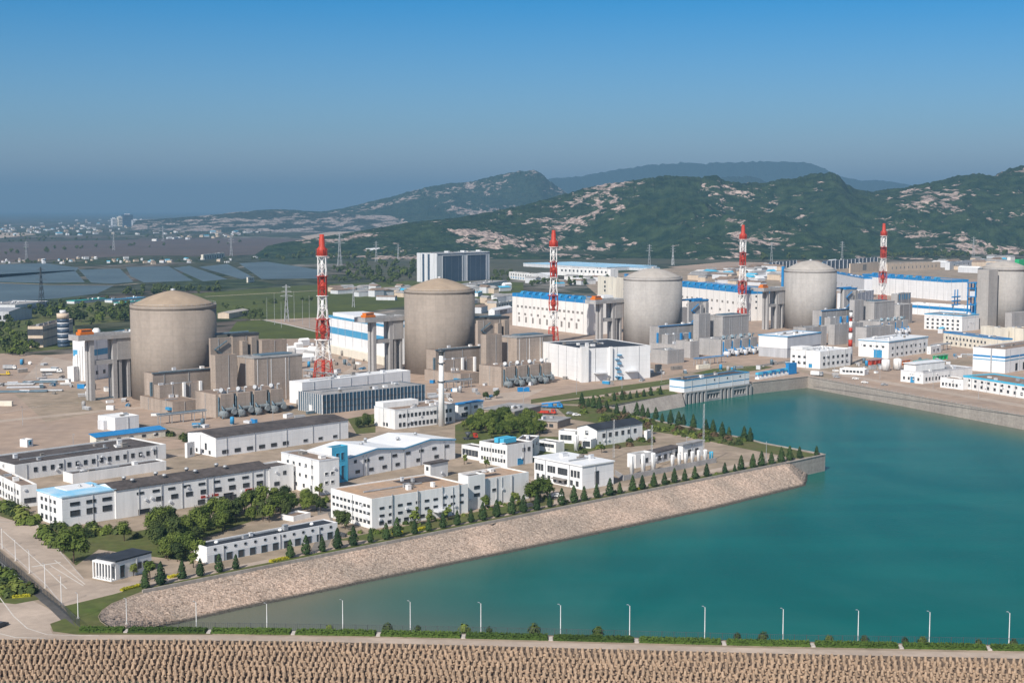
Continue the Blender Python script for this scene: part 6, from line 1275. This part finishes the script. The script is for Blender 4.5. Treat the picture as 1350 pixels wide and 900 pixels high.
truck(13,487,.0,'white truck with dark load at the edge of the bare yard','steel','stackwhite','box',9); truck(4,495,.1,'yellow truck at the very edge of the bare yard','yellow','yellow','flat',9)
truck(1077,495.5,-.5,'white van truck on the quay road at the basin corner','stackwhite','steel','box',8)
car(668,488,.6,'white car parked beside the second reactor trestle' if False else 'white car on the yard near the second reactor','stackwhite')
car(476,487,.4,'pale car parked before the second turbine hall','steel'); car(420,644,.6,'dark car in the lane by the blue stair tower','darksteel'); car(1128,500,-.5,'white car on the quay road before the small banded chimney','stackwhite'); car(405,699,.6,'silver car in the paved court behind the garage row','steel')
car(1,826,1.2,'dark car turning on the dike road at the frame edge','darksteel'); car(1103,498,-.6,'grey car on the quay road at the basin corner','steel'); car(760,548,.3,'white car beside the depot sheds','stackwhite'); car(752,546,.3,'pale car parked by the blue crane truck','steel')
for i,(x,y) in enumerate(((1140,505),(1166,508),(700,668),(735,655),(448,707))): car(x,y,rr.uniform(-.6,.8),('white car parked on the quay by the low hut','grey car parked on the quay past the low hut','dark car under the trees by the warehouse','white car at the warehouse corner','dark car behind the end of the garage row')[i],('stackwhite','steel','darksteel','stackwhite','darksteel')[i])
# blue crane truck, red machine
r_ = truck(727,538,-.25,'blue crane truck with a folded boom parked by the depot sheds','blue','blue','flat',13); MB().tube((-5.5,0,2.2),(5,0,3.6),.5,.35,6).build('boom','blue',r_); MB().box(-1.6,.8,-1.1,1.1,1.1,2.6).build('turret','blue',r_)
r_ = truck(721,546,-.25,'red flat truck parked in front of the blue crane truck','red','red','flat',10); MB().box(-3.5,1.0,-1,1,1.1,2.0).build('load','red',r_)
r_ = truck(620,579,.4,'red mobile machine with dark hopper by the laboratory lawn' ,'darksteel','red','flat',7); MB().lathe([(.4,1.1),(1.6,3.6)],10,(-1.2,0)).build('hopper','darksteel',r_)
# pipes and steel laid out on the yard
for i,(x,y,n_,l_,m_) in enumerate(((18,508,5,24,'steel'),(34,512,4,22,'greywall'),(52,505,5,20,'steelblue'),(72,502,4,18,'steel'),(30,517.5,4,28,'steelblue'),(62,516,3,18,'steel'))):
    root = empty('pipe_bundle',G(x,y),.12,('bundle of pale pipes nearest the yard edge','bundle of thin grey pipes in the middle of the yard store','bundle of dark blue grey pipes in the yard store','bundle of pale pipes closest to the turbine hall','longest bundle of dark pipes laid in front','short bundle of pale pipes laid in front')[i],'pipes')
    for k in range(n_): MB().tube((-l_/2+rr.uniform(-1,1),k*1.25,.6),(l_/2,k*1.25,.6),.55,.55,8).build('pipe',m_,root)
    MB().box(-l_*.3,-l_*.3+.3,-.5,n_*1.25,-.05,.1).box(l_*.3,l_*.3+.3,-.5,n_*1.25,-.05,.1).build('bearer','conc_dark',root)
def container(px, base, ang, label, m_, L_=6.1, hh=2.6):
    root = empty('container',G(px,base),ang,label,'container'); b = MB(); n_ = int(L_/.6)
    b.box(-L_/2,L_/2,-1.2,1.2,.1,hh); b.build('body',m_,root); c = MB()
    for k in range(n_): c.box(-L_/2+.2+k*.6,-L_/2+.45+k*.6,-1.26,-1.2,.25,hh-.15)
    c.build('corrugation',m_,root); MB().box(L_/2,L_/2+.06,-1.1,1.1,.25,hh-.15).build('door',m_,root); return root
container(690,516,.3,'blue container standing in front of the second cell block','blue',7)
container(6,535,.0,'pale open crate at the edge of the yard','cream',9,2.8); container(892,487,.6,'dark brown skip on the yard before the third reactor','conc_dark',9,2.4); container(927,486,.7,'cream container on the yard behind the pump house','cream',12,3)
container(1043,493,.75,'tall blue equipment box at the end of the screen machines by the basin','blue',9,7.5); container(868,490,.6,'small dark box against the corner of the black-roofed white hall','darksteel',4,5)
# screen machines on the intake quay
for i in range(7):
    p = G(1001+i*5.6, 499.6-i*.95); root = empty('screen_machine',p,.74,ORD[i]+' blue and white screen machine beside the pump house, counted from it','screen machine','screen machines beside the pump house')
    MB().box(-2.4,2.4,-1.6,1.6,0,1.4).build('base','stackwhite',root); MB().box(-2.5,2.5,-1.2,1.2,3.0,4.4).build('hood','blue' if i%2 else 'cyan',root)
    for a in (-2.2,2.0):
        for c in (-1.2,1.0): MB().box(a,a+.25,c,c+.25,1.4,3.0).build('post','blue',root)
    MB().box(-1.4,1.2,-.8,.8,1.4,2.5).build('drum','stackwhite',root)
# small yard boxes round the reactors
names = ('grey switch cabinet','white equipment skid','pale tool crate','blue valve skid','grey generator box')
spots_ = [(205,548),(335,558),(395,555),(430,500),(445,492),(455,478),(400,470),(390,462),(410,455),(380,468),(640,508),(655,497),(600,516),(700,508),(745,500),(800,497),(875,478),(900,470),(1020,480),(1000,487),(1150,487),(1195,478),(1232,474),(1250,480),(1270,470),(1155,492),(90,505),(108,512),(140,516),(150,523),(100,500),(520,498),(570,505)]
for i,(x,y) in enumerate(spots_):
    p = G(x,y); m_ = rr.choice(('steel','stackwhite','palegrey','blue','conc_dark')); l_,w_,h_ = rr.uniform(2.5,5.5),rr.uniform(1.6,3),rr.uniform(1.4,3); root = empty('equipment_box',p,rr.uniform(0,3),'small '+{'steel':'grey','stackwhite':'white','palegrey':'pale','blue':'blue','conc_dark':'brown'}[m_]+' equipment box standing on the open ground of the plant yard','equipment box','equipment boxes on the yard: '+m_)
    MB().box(-l_/2,l_/2,-w_/2,w_/2,.15,h_).build('body',m_,root); MB().box(-l_/2-.1,l_/2+.1,-w_/2-.1,w_/2+.1,h_,h_+.15).build('lid','steel',root); MB().box(-l_/2+.2,l_/2-.2,-w_/2+.1,w_/2-.1,-.02,.15).build('base','conc_dark',root)
YD = [('round the first reactor',[(180,552),(258,556),(300,560),(420,548),(395,520),(400,515),(372,555),(250,566)],16),('by the first turbine hall',[(92,500),(175,526),(165,545),(110,540)],10),('between the first and second reactors',[(400,470),(480,465),(490,490),(440,505),(400,510)],26),('before the second reactor',[(560,515),(650,512),(700,512),(640,528),(560,530)],14),
 ('before the third reactor',[(790,500),(880,484),(950,482),(880,498),(800,508)],18),('behind the pump house',[(930,490),(1040,474),(1060,482),(1000,494)],10),('round the small banded chimney',[(1085,490),(1150,474),(1180,486),(1100,496)],14),('between the white offices on the quay',[(1185,478),(1290,462),(1290,482),(1220,486)],16),('before the second turbine hall',[(430,462),(480,470),(480,480),(440,485)],10),('in the outdoor pipe store',[(0,480),(60,478),(110,500),(100,520),(0,520)],20)]
for where, P, n_ in YD:
    for x, y in scatter(P, n_):
        kind = rr.choice(('skid','drum','crate','tank','crate')); p = G(x, y); a = rr.uniform(0,3); m_ = rr.choice(('steel','stackwhite','palegrey','conc_dark','trimblue','conc_grey','steelblue')); cn = {'steel':'grey','stackwhite':'white','palegrey':'pale','conc_dark':'brown','trimblue':'blue','conc_grey':'concrete grey','steelblue':'dark grey'}[m_]
        root = empty({'skid':'pipe_skid','drum':'cable_drum','crate':'site_crate','tank':'small_tank'}[kind],p,a,cn+' '+{'skid':'pipe skid','drum':'cable drum','crate':'crate','tank':'upright tank'}[kind]+' standing on the yard '+where,{'skid':'pipe skid','drum':'cable drum','crate':'crate','tank':'tank'}[kind],cn+' '+kind+'s '+where)
        if kind == 'skid':
            MB().box(-3,3,-1.2,1.2,-.02,.35).build('base','steel',root)
            for k in range(3): MB().tube((-3.2,-.8+.8*k,.8+.5*(k%2)),(3.2,-.8+.8*k,.8+.5*(k%2)),.32,.32,7).build('pipe',m_,root)
        elif kind == 'drum':
            b = MB(); b.tube((0,-.6,1.1),(0,.6,1.1),.7,.7,12); b.build('core','conc_dark',root)
            for s_ in (-.7,.6): MB().tube((0,s_,1.1),(0,s_+.12,1.1),1.1,1.1,14).build('flange',m_,root)
        elif kind == 'tank': MB().lathe([(1.1,.4),(1.1,3.6),(.8,4.0),(.2,4.2)],14).build('shell',m_,root); MB().box(-.9,.9,-.9,.9,-.02,.4).build('footing','conc_grey',root)
        else:
            l_,w_,h_ = rr.uniform(1.2,3.4),rr.uniform(.8,1.6),rr.uniform(1,2.6); MB().box(-l_,l_,-w_,w_,.15,h_).build('body',m_,root); MB().box(-l_*.9,l_*.9,-w_*.8,w_*.8,-.02,.15).build('pallet','conc_dark',root); MB().box(-l_-.06,l_+.06,-w_-.06,w_+.06,h_,h_+.1).build('lid','palegrey',root)
# pipe racks and green/orange sheds before the blue doored workshop
for x,y,m_,lb in ((1190,481,'orange','orange pipe rack beside the two fat tanks'),(1215,481,'teal','turquoise pipe rack behind the rooftop storey building'),(1240,474,'green','green netted planting frame at the end of the blue-doored workshop'),(1155,480,'red','small red pipe rack at the foot of the fat tanks')):
    root = empty('pipe_rack',G(x,y),.74,lb,'pipe rack')
    for a in (-8,-3,2,7): MB().box(a,a+.3,-1.5,1.5,0,3.2).build('frame',m_,root)
    for k in range(4): MB().tube((-9,-1.2+k*.8,3.4),(9,-1.2+k*.8,3.4),.3,.3,6).build('pipe',m_ if k%2 else 'steel',root)
for i,(x,y,a,L_,m_,lb) in enumerate(((240,556,.74,26,'steelblue','grey blue pipe bridge in front of the low block of the first reactor'),(420,500,2.3,30,'steel','pale pipe bridge on the site yard by the nearest lattice stack'),(600,512,.74,24,'steelblue','dark pipe bridge in front of the second reactor annex'),(842,474,.74,26,'blue','blue pipe bridge at the foot of the third reactor'),(935,480,.74,30,'blue','blue pipe bridge before the cell block of the third reactor'),(1062,462,.74,24,'blue','blue pipe bridge behind the vented white workshop'),(1190,462,.74,30,'steel','grey pipe bridge behind the blue-doored workshop'),(1240,462,.74,24,'steel','grey pipe bridge between the long cream building and the white hall'),(1145,448,.74,26,'blue','blue pipe bridge by the cell block of the fourth reactor'))):
    root = empty('pipe_bridge',G(x,y),a,lb,'pipe bridge')
    for k in range(5):
        for s_ in (-1.3,1.3): MB().box(-L_/2+k*L_/4-.15,-L_/2+k*L_/4+.15,s_-.15,s_+.15,-.1,4.6).build('post','steel',root)
    for k in range(4): MB().tube((-L_/2-1,-1.2+.8*k,4.9+.25*(k%2)),(L_/2+1,-1.2+.8*k,4.9+.25*(k%2)),.3,.3,7).build('pipe',m_ if k%2 else 'steel',root)
    MB().box(-L_/2,L_/2,-1.5,1.5,4.3,4.55).build('deck','steel',root)
# ================================================================== far plain: houses, sheds, groves
def house_mesh(l_, w_, h_, rh):
    b = MB(); b.box(-l_/2,l_/2,-w_/2,w_/2,-.5,h_,0); e=.03
    b.add([(-l_/2-e,-w_/2-e,h_),(l_/2+e,-w_/2-e,h_),(l_/2+e,w_/2+e,h_),(-l_/2-e,w_/2+e,h_),(-l_/2-e,0,h_+rh),(l_/2+e,0,h_+rh)],[(0,1,5,4),(2,3,4,5),(1,2,5),(3,0,4),(0,3,2,1)],1); return b
HM = {}
for wn,wm_ in (('pale','palegrey'),('white','white'),('tan','beige'),('cream','cream')):
    for rn,rm_ in (('blue','cyan'),('grey','roof_grey'),('white','roof_white'),('brown','roof_brown')):
        HM[(wn,rn)] = house_mesh(1,1,1,.35).mesh('shed',[wm_,rm_])
def houses(P, n, lr, hr, name, where, wts=None):
    for x,y in scatter(P, n):
        k = rr.choice(wts) if wts else rr.choice(list(HM)); p = G(x,y); o = put(name, HM[k], None, p, rr.choice((.74,.74+1.57,rr.uniform(0,3))))
        l_ = rr.uniform(*lr); o.scale = (l_, l_*rr.uniform(.35,.7), rr.uniform(*hr))
        tag(o, k[0]+' low building with a '+k[1]+' roof '+where, 'building', k[0]+' buildings with '+k[1]+' roofs '+where)
W_ = [('white','grey'),('pale','white'),('pale','blue'),('pale','grey'),('tan','grey'),('tan','brown'),('pale','brown'),('pale','brown'),('tan','grey')]
houses([(0,297),(120,290),(330,292),(400,300),(330,308),(0,312)], 190, (10,26), (4,9), 'town_building', 'in the hazy far town', W_)
houses([(240,312),(330,305),(345,312),(200,318)], 26, (12,28), (4,8), 'town_building', 'at the quarry ridge foot', W_)
houses([(0,342),(60,343),(150,339),(230,341),(300,343),(340,336),(340,345),(200,350),(0,347)], 50, (5,12), (2.5,4.5), 'pond_shed', 'along the pond banks', W_)
houses([(440,330),(545,326),(545,336),(455,336)], 16, (25,60), (5,12), 'village_house', 'at the wooded hill foot', W_)
houses([(440,384),(535,377),(535,396),(470,396)], 22, (12,30), (4,8), 'yard_shed', 'behind the green fields', W_)
houses([(615,388),(672,378),(672,400),(628,418)], 16, (10,24), (4,8), 'yard_shed', 'beside the second reactor', W_)
houses([(900,362),(1030,353),(1035,372),(990,378),(905,372)], 44, (12,34), (4,9), 'yard_shed', 'behind the third reactor unit', W_)
houses([(1030,350),(1110,345),(1110,352),(1035,358)], 12, (15,35), (4,9), 'yard_shed', 'behind the fourth reactor', W_)
houses([(1240,345),(1345,340),(1345,352),(1310,362),(1240,358)], 24, (15,40), (5,11), 'yard_shed', 'behind the buttressed reactor', W_)
houses([(700,372),(790,366),(790,376),(700,380)], 12, (12,28), (4,8), 'yard_shed', 'behind the blue-edged cream hall', W_)
houses([(330,462),(420,450),(430,470),(400,482),(350,478)], 16, (5,12), (2.5,5), 'site_hut', 'on the site yard behind the nearest lattice stack', [('white','white'),('pale','white'),('white','grey')])
houses([(1205,430),(1330,424),(1330,428),(1240,440)], 6, (6,12), (3,5), 'site_hut', 'between the cream and white offices', W_)
for i,(x,t_,w_,m_) in enumerate(((168,283,60,'panelnavy'),(150,288,26,'palegrey'),(158,286,26,'cream'),(178,290,40,'palegrey'),(196,291,40,'palegrey'),(186,290,22,'white'))):
    p = G(x,298.5); root = empty('tower_block',p,.5,('large dark blue tower block','slim pale tower','slim cream tower','pale block right behind the blue tower','pale block farther from the blue tower','small white block in the gap')[i]+' in the far town','building'); hh = AT(x,t_,p.y).z
    MB().box(-w_/2,w_/2,-20,20,-1,hh).build('wall',m_,root); MB().box(-w_/4,w_/4,-8,8,hh,hh+6).build('roof_plant','palegrey',root)
    for k in range(5): MB().box(-w_/2+2,w_/2-2,-20.4,-20.02,hh*(.12+.17*k),hh*(.2+.17*k)).build('window','glass',root)
GR = []
def grove(P, n, sc_, where):
    for x,y in scatter(P, n):
        s = rr.uniform(*sc_); GR.append((s*(y-HOR), x, y, s, where))
grove([(45,412),(95,408),(175,404),(185,420),(120,430),(80,420),(30,425)],70,(.9,1.5),'in the gardens behind the glass-tower office')
grove([(-5,425),(45,422),(36,448),(55,458),(35,470),(-5,470)],55,(.7,1.2),'round the gardens before the curved-roof hall')
grove([(160,387),(200,381),(280,378),(300,381),(280,386),(200,391),(165,393)],55,(.8,1.4),'on the bank behind the nearest reactor')
grove([(20,408),(130,392),(150,394),(90,401),(30,412)],22,(.5,.9),'on the bank of the near pond')
grove([(285,406),(340,412),(350,420),(330,424),(300,400)],18,(.6,1.0),'round the low tan warehouse')
grove([(330,400),(430,395),(430,397),(330,402)],16,(.5,.9),'in the hedge line across the fields')
grove([(440,352),(550,343),(550,366),(520,376),(440,372)],75,(1.1,2.0),'in the groves before the grey industrial block')
grove([(648,362),(675,357),(675,372),(650,380)],16,(.9,1.4),'beside the grey industrial block')
grove([(700,372),(830,366),(830,374),(700,381)],34,(.9,1.4),'behind the blue-edged cream hall')
grove([(620,400),(672,392),(672,398),(625,412)],12,(.6,1.0),'among the sheds beside the second reactor')
grove([(1000,338),(1350,334),(1350,339),(1000,344)],80,(1.4,2.2),'in the belt along the hill foot')
grove([(350,336),(560,330),(640,333),(640,338),(350,345)],70,(1.4,2.3),'along the wooded hill foot')
grove([(0,308),(180,300),(330,300),(420,306),(330,313),(0,320)],150,(.9,1.8),'in the hazy plain before the far town')
grove([(0,345),(345,340),(345,344),(0,349)],40,(.6,1.0),'along the pond banks')
grove([(0,331),(330,318),(330,321),(0,336)],24,(1.0,1.8),'scattered on the mudflat')
# the groves: the largest trees one by one, the rest of the far wood as one mass
near_n = len([o for o in COL.objects if o.name.startswith('broadleaf_tree')])
GR.sort(key=lambda g: -g[0]); mass = MB()
for i, (_, x, y, s, where) in enumerate(GR):
    k = rr.choice(FARM)
    if i < 292-near_n: plant(k, 'broadleaf_tree', x, y, s, 'dark leafy tree '+where, 'tree', 'trees '+where)
    else:
        p = G(x, y); mtx = Matrix.Translation(p) @ Matrix.Rotation(rr.uniform(0, 6.28), 4, 'Z') @ Matrix.Scale(s, 4)
        for mi, me in enumerate(k): mass.add([mtx @ v.co for v in me.vertices], [tuple(pl.vertices) for pl in me.polygons], mi)
tag(mass.build('woodland', ['leaf_dark', 'trunk']), 'far belts of dark trees along the hill foot and the fields', 'woodland', kind='stuff')
